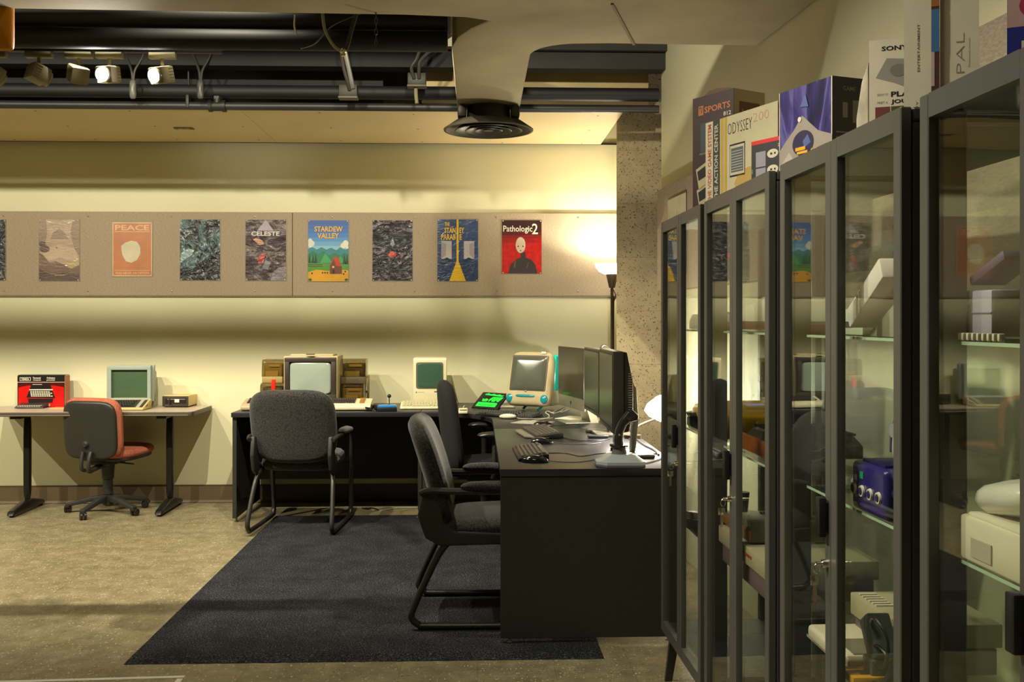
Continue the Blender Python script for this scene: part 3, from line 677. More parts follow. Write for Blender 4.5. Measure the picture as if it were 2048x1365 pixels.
def angled_box(lbl, L, D, ang, w, dep, h, side, art, slot=None):
    v = C(L, D, ZT); a = rad(ang); d = C(L+math.sin(a), D-math.cos(a))-C(L, D); t = thing('game_box', lbl, 'box', v, math.atan2(d.y, d.x))
    MB().m(side).box((w/2, dep/2, h/2), (w, dep, h), .003, seg=1).obj('carton', t)
    b = MB(); b.at(Matrix(((1, 0, 0, 0), (0, 0, -1, -.0006), (0, 1, 0, 0), (0, 0, 0, 1)))); art(b, w, h); b.keep = True; b.obj('printed_face', t)
    if slot:
        b = MB(); b.at(Matrix(((0, 0, 1, w+.0006), (1, 0, 0, 0), (0, 1, 0, 0), (0, 0, 0, 1)))); slot(b, dep, h); b.keep = True; b.obj('printed_end', t)
    return t
def art_ody2(b, w, h):
    b.m(card('box_cream_print', '#cfc6a2', .35)); b.rect(0, 0, w, h)
    T0 = b.T
    b.T = T0 @ Tr(0, 0, E); art_spine(b, w*.27, h); b.T = T0 @ Tr(w*.265, 0, 2*E); art_ody(b, w*.735, h); b.T = T0
t = angled_box('tall dark maroon game carton with orange lettering and a torn open top flap', .636, 3.50, 32, .20, .145, .405, card('box_maroon', '#3a2626'), art_tv, end_tv)
MB().m(card('carton_brown', '#5f4022')).prism([(.02, 0), (.05, .014), (.09, .016), (.14, .008), (.16, 0)], 0, .13, 'XZ').obj('carton_flap', t).location = (.03, .004, .4055)
angled_box('wide cream game carton with thin black title lettering and sideways orange lettering', .633, 3.25, 23, .371, .055, .270, card('box_cream_side', '#b5aa86'), art_ody2)
angled_box('small charcoal game carton with a bright red top stripe', .686, 2.85, 29.7, .15, .03, .138, card('print_charcoal', '#26262a'), art_red)
angled_box('purple and grey game carton with a dark round emblem on its face', .6986, 2.60, 21.7, .207, .10, .22, card('print_charcoal', '#26262a'), art_pur, end_dark)
p = atD(1716, 640, 2.22); t = thing('game_pouch', 'shiny clear plastic pouch bulging beside the white console carton', 'pouch', (p.x, p.y, ZT), -rad(20))
MB().m(mat('clear_sleeve', '#b9b3a4', .12, var=.35, vs=14, coat=.6, bump=.8, bs=25)).prism([(0, 0), (-.003, .08), (.008, .16), (.022, .20), (.024, 0)], 0, .08, 'XZ', bev=.004).obj('pouch_body', t)
MB().m(card('print_plum', '#38202e')).prism([(.022, 0), (.022, .20), (.028, .212), (.030, 0)], -.002, .082, 'XZ').obj('seam_edge', t)
# near cabinets: taller white cartons
def facing_box(name, lbl, px0, px1, pytop, D, dep, side, art):
    v = atD(px0, 640, D); wv = (px1-px0)/F*D; h = (H+(640-pytop)/F*D)-ZT
    t = thing(name, lbl, 'box', (v.x, v.y, ZT), -TH-math.atan((px0-1024)/F)); wv *= math.cos(math.atan((px0-1024)/F))
    MB().m(side).box((wv/2, dep/2, h/2), (wv, dep, h), .002, seg=1).obj('carton', t)
    b = MB(); b.at(Matrix(((1, 0, 0, 0), (0, 0, -1, -.0006), (0, 1, 0, 0), (0, 0, 0, 1)))); art(b, wv, h); b.keep = True; b.obj('printed_face', t)
    return t
facing_box('game_box', 'white game console carton with a grey console picture and small game thumbnails', 1738, 1842, 82, 2.12, .10, WHT, art_ps)
facing_box('game_box', 'tall plain off-white carton with tiny sideways lettering, left of the thin picture carton', 1808, 1862, -60, 1.93, .04, card('box_offwhite', '#cfcab2'), end_white_u)
facing_box('game_box', 'thin carton with a blue and brown picture edge between two white cartons', 1862.5, 1879, -60, 1.775, .10, card('print_choco', '#4a3228'), end_pic)
facing_box('game_box', 'tall off-white carton with large thin sideways lettering near the right edge', 1880, 1957, -60, 1.775, .10, card('box_offwhite', '#cfcab2'), end_psp)
def art_pink(b, w, h):
    b.m(card('print_blush', '#c9a8a4')); b.rect(0, 0, w, h); b.m(card('print_blue', '#28308a')); b.rect(0, 0, w, .38*h, E); b.m(card('print_magenta', '#b83860')); b.poly([(.6*w+.35*w*math.cos(a), .58*h+.13*h*math.sin(a), 2*E) for a in [k*math.pi/8 for k in range(16)]]); b.m(WHT); b.text('LA', .3*w, .1*h, .5*w, .14*h, 3*E, .02)
facing_box('game_box', 'pink and blue printed carton cut off by the right frame edge', 2014, 2110, -70, 1.46, .14, card('print_blush', '#c9a8a4'), art_pink)

# ---------------------------------------------------------------- things in the cabinets
def kth(name, lbl, cat, s, d, z, rot=0, group=None): return thing(name, lbl, cat, K(s, d, z), KROT+rot, group)
pl_ = lambda n, c, r=.4, **k: mat(n, c, r, **k)
CONW = pl_('console_offwhite', '#c9c4ad', .45); CONG = pl_('console_grey', '#9a9684', .5); BLK = pl_('plastic_black', '#17181a', .35); DGR = pl_('plastic_darkgrey', '#3a3a36', .45)
Z1, Z2, Z3 = SHELF_Z
# c1 shelf 1
t = kth('game_console', 'pale grey low console on the top shelf of the farthest cabinet', 'game console', .08, .09, Z1)
MB().m(CONW).prism([(0, 0), (.42, 0), (.42, .03), (.30, .055), (.05, .055), (0, .03)], 0, .24, 'XZ', bev=.005).obj('body', t); MB().m(DGR).box((.2, .1, .058), (.16, .08, .01), .003).obj('cartridge_slot', t)
# c2 shelf 1
t = kth('game_console', 'wide cream console with raised sloping top on the top shelf of the second cabinet', 'game console', .72, .08, Z1)
MB().m(CONW).prism([(0, .03), (.04, .0), (.50, 0), (.54, .03), (.50, .085), (.30, .10), (.06, .06)], 0, .26, 'XZ', bev=.006).obj('body', t); MB().m(pl_('console_maroon', '#5c2c22', .4)).box((.26, -.001, .02), (.36, .004, .022)).obj('front_stripe', t)
t = kth('game_cartridge', 'small dark red cartridge with pale label beside the wide cream console', 'game cartridge', 1.27, .1, Z1)
MB().m(pl_('cart_red', '#6c2018', .4)).box((.03, .05, .012), (.06, .1, .022), .003).obj('shell', t); MB().m(CONW).box((.03, .05, .0245), (.04, .06, .001)).obj('label', t)
# c3 shelf 1: white console on stand + handheld
t = kth('game_console', 'slim white console leaning on its cradle in the third cabinet', 'game console', kpx(1686, .05), .05, Z1, rot=-.05)
b = MB().m(pl_('glossy_white', '#dcd6cc', .2, coat=.4)).at(Tr(.0, .0, .012) @ Ry(rad(-28))); b.box((.11, .09, .026), (.215, .155, .045), .005); b.obj('body', t)
b = MB().m(DGR).at(Tr(0, 0, .012) @ Ry(rad(-28))); b.box((.001, .07, .02), (.002, .05, .003)); b.box((.001, .07, .033), (.002, .07, .002)); b.obj('disc_slot', t)
MB().m(CONG).prism([(.02, 0), (.2, 0), (.2, .09), (.02, .01)], .05, .13, 'XZ', bev=.003).obj('cradle', t)
t = kth('game_console', 'small pale green-white console on the top shelf, far side of the third cabinet', 'game console', 1.46, .12, Z1)
b = MB().m(pl_('console_palegreen', '#aab49a', .4)); b.prism([(0, 0), (.16, 0), (.16, .03), (.12, .06), (.02, .06), (0, .03)], 0, .2, 'XZ', bev=.005); b.obj('body', t)
b = MB().m(DGR); b.box((.08, -.001, .025), (.05, .004, .012)); b.obj('front_slot', t)
# c4 shelf 1
t = kth('game_console', 'large black boxy console with small white logo on the top shelf nearest the camera', 'game console', 2.30, .15, Z1)
b = MB().m(pl_('console_soot', '#2b2a24', .4)); b.box((.16, .12, .055), (.32, .22, .11), .006); b.obj('body', t); b = MB().m(CONG).at(Matrix(((1, 0, 0, 0), (0, 0, -1, .0085), (0, 1, 0, 0), (0, 0, 0, 1)))); b.text('XBOX', .06, .07, .07, .016, 0, .01); b.keep = True; b.obj('logo', t)
t = kth('handheld_console', 'lavender and white folding console standing on its end beside the large black console', 'game console', kpx(1913, .06), .06, Z1)
b = MB().m(pl_('lavender_plastic', '#a9a3b4', .35)); b.box((.045, .04, .045), (.09, .06, .075), .004); b.m(pl_('lavender_line', '#77728a')); b.box((.045, .0095, .046), (.092, .002, .002)); b.obj('body', t)
b = MB().m(pl_('dusty_violet', '#5d566a', .4)).at(Tr(.03, .04, .088) @ Ry(rad(-20))); b.box((.05, 0, .012), (.11, .06, .016), .004); b.obj('lid', t)
t = kth('connector_strip', 'row of small pale plugs on a black strip under the lavender console', 'plugs', kpx(1908, .05), .05, Z1-.0)
b = MB().m(BLK); b.box((.07, .02, .003), (.15, .03, .006)); b.obj('strip', t)
for k in range(9): MB().m(CONW).box((.01+k*.0155, .005, .008), (.007, .01, .012), .002).obj('plug', t)
# c1 shelf 2: yellow console, c2: woodgrain console
YEL = pl_('console_yellow', '#e6ac14', .4)
t = kth('game_console', 'bright yellow wedge-shaped console with black levers in the farthest cabinet', 'game console', .235, .05, Z2)
MB().m(YEL).prism([(0, 0), (.33, 0), (.33, .075), (.24, .105), (.10, .10), (.02, .055), (0, .05)], 0, .29, 'XZ', bev=.008).obj('body', t)
MB().m(YEL).prism([(.06, .08), (.14, .112), (.28, .115), (.32, .075)], .05, .24, 'XZ', bev=.006).obj('hood', t)
b = MB().m(BLK); b.box((.12, -.003, .03), (.2, .008, .03), .002); b.obj('control_strip', t)
for x in (.10, .17): MB().m(BLK).cyl((x, -.006, .04), (x+.005, -.02, .07), .007, .010).obj('lever', t)
t = kth('game_console', 'woodgrain-fronted ribbed black console on the middle shelf of the second cabinet', 'game console', .80, .08, Z2)
b = MB().m(pl_('ribbed_black', '#2a2821', .45)); b.prism([(0, .015), (.0, .04), (.09, .075), (.26, .075), (.34, .05), (.34, .015)], .012, .24, 'XZ', bev=.003)
for k in range(14): b.box((.05+k*.02, .13, .0775), (.007, .2, .006))
b.obj('body', t); MB().m(pl_('wood_veneer', '#8a4a1c', .4, var=.35, vs=30)).box((.17, .006, .028), (.34, .012, .045), .002).obj('wood_front', t)
for x in (.03, .3): MB().m(pl_('switch_metal', '#b9b29c', .3, metal=.8)).cyl((x, .05, .06), (x, .045, .085), .004).obj('switch', t)
# joystick on c2 far
t = kth('controller', 'grey wired controller lying in front of the third cabinet far corner', 'controller', 1.47, .12, Z2)
MB().m(pl_('pad_grey', '#77746a', .45)).pad(.15, .08, .022, e=.5, M=Tr(.08, .06, .014) @ Rx(rad(90))).obj('shell', t)
for k in range(4): MB().m(DGR).cyl((.11+.018*math.cos(k*1.57), .06+.016*math.sin(k*1.57), .024), (.11+.018*math.cos(k*1.57), .06+.016*math.sin(k*1.57), .032), .006, n=10).obj('button', t)
MB().m(DGR).cyl((.04, .06, .024), (.04, .06, .033), .017).obj('direction_pad', t)
# c3 shelf 2: purple cube console
t = kth('game_console', 'indigo cube console with round white ports and a carrying handle', 'game console', kpx(1694, .04), .04, Z2)
b = MB().m(pl_('console_indigo', '#2a2468', .3, coat=.3)); b.box((.085, .085, .052), (.165, .155, .10), .012, seg=3); b.m(pl_('indigo_dark', '#1a1748', .3)); b.box((.085, .075, .104), (.11, .11, .008), .003); b.obj('body', t)
for k in range(4):
    o = MB().m(WHT).lathe([(.0, .004), (.011, .004), (.012, 0), (.0, 0)], Tr(.022+k*.04, .007, .045) @ Rx(rad(90)), 18).obj('controller_port', t)
    MB().m(pl_('port_ink', '#2d2a55')).lathe([(0, .0012), (.0075, .0012), (.008, 0), (0, 0)], Tr(.022+k*.04, .0028, .045) @ Rx(rad(90)), 14).obj('port_socket', o)
MB().m(pl_('led_green', '#2e9a6a', .3)).box((.06, .0065, .077), (.016, .002, .014)).obj('indicator', t)
b = MB().m(pl_('indigo_dark', '#1a1748')); b.tube([(.165, .03, .06), (.205, .03, .05), (.21, .09, .045), (.205, .14, .05), (.165, .14, .06)], .010, smooth=4); b.obj('handle', t)
t = kth('controller', 'white game controller propped upright on the indigo cube console', 'controller', kpx(1742, .05), .07, Z2+.109, rot=0)
b = MB().m(pl_('controller_pale', '#b9b2bc', .3)).at(Tr(.05, .03, .07) @ Ry(rad(25))); b.pad(.06, .16, .035, e=.6, M=Tr(0, 0, 0)); b.obj('shell', t)
b = MB().m(pl_('controller_mauve', '#5c506e', .4)).at(Tr(.05, .03, .07) @ Ry(rad(25))); b.box((.0, -.019, .045), (.026, .006, .008), .002); b.box((.0, -.019, .045), (.008, .006, .026), .002); b.obj('direction_pad', t)
b = MB().m(pl_('stick_grey', '#8d8690', .4)).at(Tr(.05, .03, .07) @ Ry(rad(25))); b.cyl((.005, -.018, .0), (.005, -.032, .0), .012, .014); b.obj('thumbstick', t)
b = MB().m(pl_('controller_mauve', '#5c506e')).at(Tr(.05, .03, .07) @ Ry(rad(25))); b.tube([(-.018, -.016, .02), (-.022, -.018, -.02), (-.014, -.014, -.06)], .004); b.obj('grip_trim', t)
t = kth('cable_coil', 'small coil of black cable on the middle shelf, left of the indigo console', 'cable', kpx(1676, .2), .16, Z2)
b = MB().m(BLK); b.tube([(.03*math.cos(a)*(1+.1*math.sin(3*a)), .04*math.sin(a), .02+.004*a+.012*math.sin(2*a)) for a in [k*.5 for k in range(26)]], .003, 6); b.obj('coil', t)
# c4 shelf 2: white console with controller on top
t = kth('game_console', 'white disc console under the large white controller in the nearest cabinet', 'game console', kpx(1907, .04), .04, Z2)
b = MB().m(pl_('console_ivory', '#c5c2a8', .4)); b.box((.10, .11, .04), (.20, .2, .072), .006); b.box((.1, .1, .077), (.17, .17, .01), .004); b.obj('body', t)
b = MB().m(CONG); b.box((.07, .0085, .03), (.06, .002, .03)); b.obj('door_flap', t)
t = kth('controller', 'large white controller with colored buttons lying on the white disc console', 'controller', kpx(1912, .05), .05, Z2+.084)
MB().m(pl_('controller_white', '#c9c8b6', .25, coat=.3)).pad(.19, .13, .05, e=.65, M=Tr(.09, .075, .028) @ Ry(rad(-10)) @ Rx(rad(90))).obj('shell', t)
for k, (cc, nm) in enumerate((('#b8423a', 'red'), ('#c2b03a', 'yellow'), ('#3a5a96', 'blue'), ('#6a9a7a', 'green'))):
    a = k*math.pi/2; MB().m(pl_('button_'+nm, cc, .3)).cyl((.125+.014*math.cos(a), .07+.014*math.sin(a), .062), (.125+.014*math.cos(a), .07+.014*math.sin(a), .071), .0055, n=12).obj('button', t)
MB().m(CONG).cyl((.15, .12, .06), (.15, .12, .082), .014, .017).obj('thumbstick', t)
MB().m(pl_('vmu_window', '#4a5246', .3)).box((.05, .1, .056), (.04, .03, .004)).obj('memory_unit', t)
t = kth('controller', 'glossy black controller on the lower shelf at the right frame edge', 'controller', kpx(1970, .045), .045, .862, rot=0)
# shelf 3 items
t.location = K(kpx(1966, .05), .07, Z3)
MB().m(pl_('gloss_black', '#0d0d0f', .15, coat=.5)).pad(.16, .10, .045, e=.6, M=Tr(.08, .05, .024) @ Rx(rad(90))).obj('shell', t)
MB().m(DGR).cyl((.11, .05, .045), (.11, .05, .056), .012).obj('thumbstick', t)
# c1 shelf 3: dark joystick console + c2 beige keyboard-like console boxes
t = kth('game_console', 'brown and black paddle console with a black knob on the lower shelf, farthest cabinet', 'game console', .18, .04, Z3)
MB().m(pl_('console_umber', '#6c5844', .4)).prism([(0, .02), (.25, .06), (.25, .085), (.0, .045)], .01, .26, 'XZ', bev=.003).obj('top_panel', t); MB().m(BLK).prism([(0, 0), (.25, 0), (.25, .062), (0, .022)], 0, .27, 'XZ', bev=.003).obj('base', t)
MB().m(BLK).cyl((.1, .08, .06), (.1, .08, .10), .022, .018).obj('knob', t); MB().m(CONW).box((.2, .03, .083), (.03, .02, .004)).obj('label', t)
t = kth('game_console', 'dark keypad console with black joysticks on the lower shelf of the second cabinet', 'game console', .72, .05, Z3+.115)
MB().m(pl_('keypad_olive', '#4f4d3e', .45)).prism([(0, 0), (.30, 0), (.30, .06), (.0, .03)], 0, .24, 'XZ', bev=.004).obj('body', t)
b = MB().m(BLK)
for k in range(6): b.box((.10+.03*k, .10, .046+.006*k), (.018, .03, .008), .002)
b.obj('key_row', t); MB().m(BLK).cyl((.05, .05, .04), (.05, .05, .10), .012, .018).obj('joystick', t)
MB().m(pl_('tan_front', '#8a5a2a', .4)).box((.15, -.003, .018), (.3, .006, .03), .001).obj('wood_trim', t)
t = kth('game_console', 'beige cartridge console with red lettering and a mauve lower band in the second cabinet', 'game console', .74, .03, Z3)
MB().m(pl_('console_beige', '#a59c7c', .45)).box((.24, .15, .085), (.48, .3, .05), .004).obj('upper_shell', t); MB().m(pl_('console_mauve', '#6d5a5e', .45)).box((.24, .15, .030), (.46, .28, .055), .003).obj('lower_shell', t)
b = MB().m(pl_('red_ink', '#a8321c', .4)); b.box((.3, -.0008, .09), (.1, .001, .008)); b.obj('red_lettering', t)
t = kth('cable_coil', 'tangled black cable bundle on top of the dark keypad console', 'cable', .93, .2, Z3+.175)
b = MB().m(BLK)
for q in range(3): b.tube([(.035*math.cos(a+q), .03*math.sin(a*1.2+q), .03+.02*math.sin(a*1.7+q*2)) for a in [k*.6 for k in range(18)]], .003, 6)
b.obj('coil', t)
# c3 shelf 3
t = kth('game_console', 'beige desktop console with black vents behind the white handheld, third cabinet', 'game console', 1.50, .14, Z3)
MB().m(pl_('console_beige', '#a59c7c')).box((.13, .11, .085), (.26, .22, .05), .004).obj('upper_shell', t); MB().m(pl_('console_mauve', '#6d5a5e')).box((.13, .11, .03), (.25, .2, .055), .003).obj('lower_shell', t)
b = MB().m(WHT)
for k in range(6): b.box((.03+.018*k, .03, .112), (.006, .04, .003))
b.obj('vent', t)
t = kth('handheld_console', 'white handheld console with a grey screen lying on the lower shelf', 'handheld console', kpx(1612, .04), .04, Z3, group=None)
MB().m(pl_('handheld_white', '#cfc6aa', .4)).box((.12, .065, .018), (.24, .125, .034), .010, seg=3).obj('shell', t); MB().m(pl_('screen_grey', '#6e6a56', .15)).box((.17, .065, .036), (.10, .08, .002)).obj('screen', t)
b = MB().m(BLK); b.box((.045, .06, .038), (.026, .009, .005), .001); b.box((.045, .06, .038), (.009, .026, .005), .001); b.obj('direction_pad', t)
def gcase(px, d, col, nm, lbl, w=.11, dp=.09, h=.018, z=Z3):
    t = kth('game_case', lbl, 'game case', kpx(px, d), d, z); MB().m(pl_(nm, col, .35)).box((w/2, dp/2, h/2), (w, dp, h), .003).obj('case_shell', t)
    b = MB().m(DGR); b.box((w*.6, dp*.5, h+.0006), (w*.35, dp*.35, .001)); b.obj('cover_print', t); return t
gcase(1662, .09, '#86b428', 'lime_plastic', 'lime green flat case beside the white handheld console', z=Z3)
gcase(1680, .03, '#d69c14', 'amber_plastic', 'orange yellow flat case at the front of the lower shelf', .07, .07)
gcase(1752, .06, '#5d93a4', 'skyblue_plastic', 'light blue flat case next to the orange yellow case', .07, .07)
gcase(1770, .16, '#b04434', 'brick_plastic', 'red flat case behind the light blue case', .09, .09)
gcase(1905, .05, '#b8483a', 'coral_plastic', 'wide red flat box on the lower shelf of the nearest cabinet', .16, .12, .02)
t = kth('power_adapter', 'grey power adapter block with looping black cord propped in the third cabinet', 'power adapter', kpx(1712, .06), .06, Z3+.0, rot=0)
MB().m(pl_('adapter_grey', '#4e524c', .4)).at(Tr(.02, .02, .085) @ Ry(rad(-35))).box((0, .02, 0), (.05, .05, .09), .006).obj('block', t)
MB().m(pl_('adapter_grey', '#4e524c', .4)).box((.03, .04, .025), (.05, .06, .05), .006).obj('lower_block', t)
b = MB().m(BLK); b.tube([(.03, .02, .12), (.07, .01, .14), (.105, .02, .11), (.1, .02, .06), (.06, .02, .04), (.03, .02, .06), (.06, .02, .08), (.1, .03, .06), (.09, .02, .02), (.05, .01, .006), (.03, .02, .03)], .0042, 8, smooth=6); b.obj('cord', t)
# ================================================================ POSTERS
def poster_mat(nm, col, crinkle=.0, rough=.35, var=.1, scale=7):
    """printed sheet under glossy film; crinkle = strength of the film folds"""
    if nm in MC: return MC[nm]
    m, nt, b = newmat(nm); tc = N(nt, 'ShaderNodeTexCoord')
    n = N(nt, 'ShaderNodeTexNoise', Scale=scale*1.0, Detail=5.); nt.links.new(tc.outputs['Object'], n.inputs['Vector'])
    c = lin(col); r = ramp(nt, [(.35, tuple(x*(1-var) for x in c)), (.65, tuple(min(1, x*(1+var)) for x in c))]); nt.links.new(n.outputs['Fac'], r.inputs['Fac']); nt.links.new(r.outputs[0], b.inputs['Base Color'])
    b.inputs['Roughness'].default_value = rough; b.inputs['Coat Weight'].default_value = .3 if crinkle else .1; b.inputs['Coat Roughness'].default_value = .12
    if crinkle:
        mp = N(nt, 'ShaderNodeMapping'); mp.inputs['Scale'].default_value = (1.1, 1.6, 2.4); mp.inputs['Rotation'].default_value = (.2, .3, .1)
        n2 = N(nt, 'ShaderNodeTexNoise', Scale=11., Detail=3., Distortion=1.6); nt.links.new(tc.outputs['Object'], mp.inputs[0]); nt.links.new(mp.outputs[0], n2.inputs['Vector'])
        bp = N(nt, 'ShaderNodeBump', Strength=crinkle, Distance=.02); nt.links.new(n2.outputs['Fac'], bp.inputs['Height']); nt.links.new(bp.outputs[0], b.inputs['Normal']); nt.links.new(bp.outputs[0], b.inputs['Coat Normal'])
    return m
def noise_mat(nm, stops, scale, mapsc=(1, 1, 1), detail=5., dist=0., crinkle=.8, rough=.35, coat=.4):
    m, nt, b = newmat(nm); tc = N(nt, 'ShaderNodeTexCoord'); mp = N(nt, 'ShaderNodeMapping'); mp.inputs['Scale'].default_value = mapsc
    n = N(nt, 'ShaderNodeTexNoise', Scale=scale, Detail=detail, Distortion=dist); nt.links.new(tc.outputs['Object'], mp.inputs[0]); nt.links.new(mp.outputs[0], n.inputs['Vector'])
    r = ramp(nt, stops); nt.links.new(n.outputs['Fac'], r.inputs['Fac']); nt.links.new(r.outputs[0], b.inputs['Base Color']); b.inputs['Roughness'].default_value = rough; b.inputs['Coat Weight'].default_value = coat; b.inputs['Coat Roughness'].default_value = .1
    n2 = N(nt, 'ShaderNodeTexNoise', Scale=14., Detail=3., Distortion=2.); nt.links.new(mp.outputs[0], n2.inputs['Vector'])
    bp = N(nt, 'ShaderNodeBump', Strength=crinkle, Distance=.02); nt.links.new(n2.outputs['Fac'], bp.inputs['Height']); nt.links.new(bp.outputs[0], b.inputs['Normal']); nt.links.new(bp.outputs[0], b.inputs['Coat Normal'])
    return m
PM = lambda nm, col, **k: poster_mat('ink_'+nm, col, **k)
def poster(px0, px1, py0, py1, art, lbl, border='#cfc6ae', group='posters on the back wall board', frame=None):
    a = onY(px0, py1, YW-.03); c = onY(px1, py0, YW-.03); W = c.x-a.x; Hh = c.z-a.z
    t = thing('poster', lbl, 'poster', ((a.x+c.x)/2, YW-.027, (a.z+c.z)/2), 0, group)
    b = MB().m(PM('edge', border)); b.box((0, 0, 0), (W, .003, Hh))
    b.at(Matrix(((1, 0, 0, -W/2+.004), (0, 0, -1, -.0017), (0, 1, 0, -Hh/2+.004), (0, 0, 0, 1)))); art(b, W-.008, Hh-.008); b.keep = True; b.obj('printed_sheet', t)
    for sx in (-1, 1):
        for sz in (-1, 1): MB().m(mat('pin_white', '#d8d0b8', .3)).sph((sx*(W/2-.012), -.004, sz*(Hh/2-.010)), (.0045, .003, .0045), 8, 6).obj('push_pin', t)
    return t
D1 = .0006
def pol(b, w, h, pts, z): b.poly([(x*w, y*h, z) for x, y in pts])
def ell(b, w, h, cx, cy, rx, ry, z, n=20, a0=0): b.poly([((cx+rx*math.cos(a0+2*math.pi*k/n))*w, (cy+ry*math.sin(a0+2*math.pi*k/n))*h, z) for k in range(n)])
def art_dark(b, w, h):
    b.m(noise_mat('film_dark', [(.35, '#1c1c26'), (.6, '#34343e')], 6, crinkle=.6)); b.rect(0, 0, w, h); b.m(PM('greytext', '#a8a494')); b.text('E', .86*w, .1*h, .06*w, .04*h, D1, .02)
def art_canyon(b, w, h):
    b.m(PM('haze', '#b09880', crinkle=.12)); b.rect(0, 0, w, h)
    b.m(PM('cliff', '#927c68', crinkle=.1)); pol(b, w, h, [(0, .45), (.12, .5), (.2, .8), (.17, 1), (0, 1)], D1); pol(b, w, h, [(1, .4), (.88, .52), (.78, .78), (.84, 1), (1, 1)], D1); pol(b, w, h, [(.28, .68), (.36, .8), (.5, .85), (.62, .8), (.74, .68)], D1)
    b.m(PM('mist', '#bca68c', crinkle=.1)); pol(b, w, h, [(.1, .30), (.5, .38), (.95, .32), (.95, .52), (.5, .6), (.1, .5)], D1/2)
    b.m(PM('glow', '#b0a070', crinkle=.2)); pol(b, w, h, [(.55, .28), (.8, .3), (1, .4), (.95, .24), (.7, .22)], D1*1.5)
    b.m(PM('brush', '#765f50', crinkle=.15)); pol(b, w, h, [(0, 0), (1, 0), (1, .26), (.8, .2), (.6, .27), (.42, .32), (.25, .3), (.1, .42), (0, .46)], D1*2)
    b.m(PM('brush_dark', '#5e4a42', crinkle=.15)); pol(b, w, h, [(0, 0), (1, 0), (1, .1), (.6, .13), (.3, .1), (0, .2)], D1*3); ell(b, w, h, .14, .52, .13, .06, D1*3, 9); ell(b, w, h, .08, .6, .09, .05, D1*4, 7)
    b.m(PM('bird', '#54413a')); pol(b, w, h, [(.42, .56), (.45, .54), (.47, .535), (.45, .53), (.43, .532)], D1*4); b.m(PM('textpale', '#c4b296')); b.text('CANYON SKY', .38*w, .08*h, .28*w, .025*h, D1*5, .01)
def art_peace(b, w, h):
    b.m(PM('cream', '#d8b088')); b.rect(0, 0, w, h); b.m(PM('terracotta', '#bd7a4c')); b.rect(.025*w, .02*h, .975*w, .98*h, D1)
    b.m(MC['ink_cream']); b.rect(.05*w, .82*h, .95*w, .832*h, 2*D1); b.rect(.05*w, .105*h, .95*w, .115*h, 2*D1)
    b.text('PEACE', .07*w, .85*h, .86*w, .10*h, 2*D1, .02); b.text('WAS NEVER AN OPTION', .07*w, .035*h, .86*w, .05*h, 2*D1, .02)
    # plain generic white bird shape stand-in: a simple white oval stone
    b.m(PM('offwhite', '#cfc6aa')); pol(b, w, h, [(.22, .56), (.32, .62), (.48, .66), (.62, .64), (.70, .55), (.71, .42), (.62, .30), (.48, .25), (.34, .28), (.25, .40)], 2*D1)
def art_cave(b, w, h):
    b.m(noise_mat('film_cave', [(.36, '#15171c'), (.46, '#2c3a40'), (.54, '#5c7a7c'), (.60, '#26343a'), (.7, '#121418')], 9, (1, 1, .7), 7, 1.2, .9)); b.rect(0, 0, w, h)
    b.m(noise_mat('film_cavefloor', [(.45, '#101216'), (.62, '#1e2226'), (.72, '#8a9490')], 26, (1, 1, 1), 4, .4, .8)); pol(b, w, h, [(0, 0), (1, 0), (1, .55), (.85, .42), (.6, .34), (.4, .22), (.2, .16), (0, .12)], D1)
    b.m(PM('icepale', '#8aa4a4', crinkle=.5)); pol(b, w, h, [(.02, .3), (.3, .42), (.36, .5), (.2, .52), (.02, .44)], D1)
def art_peak(b, w, h):
    b.m(noise_mat('film_plum', [(.35, '#2a1f2a'), (.5, '#54464e'), (.58, '#8e8480'), (.66, '#3c2c36')], 7, (1, 1, 2.2), 5, 1.5, .9)); b.rect(0, 0, w, h)
    b.m(PM('lilac', '#a89cae')); pol(b, w, h, [(.28, .82), (.5, 1.0), (.70, .82)], D1); b.m(PM('white2', '#d0ccc8')); b.text('CELESTE', .14*w, .735*h, .7*w, .075*h, 2*D1, .03)
    b.m(PM('redcloth', '#a83a2a', crinkle=.5)); pol(b, w, h, [(.3, .28), (.34, .42), (.5, .46), (.44, .3)], D1)
    b.m(PM('peach', '#c08a6a', crinkle=.4)); pol(b, w, h, [(.18, .68), (.34, .58), (.46, .6), (.42, .66), (.26, .7)], D1)
    b.m(PM('greyrock', '#7c7880', crinkle=.6)); pol(b, w, h, [(.62, .0), (.66, .13), (.8, .2), (1, .24), (1, 0)], D1); pol(b, w, h, [(.4, .2), (.5, .34), (.62, .3), (.56, .18)], D1)
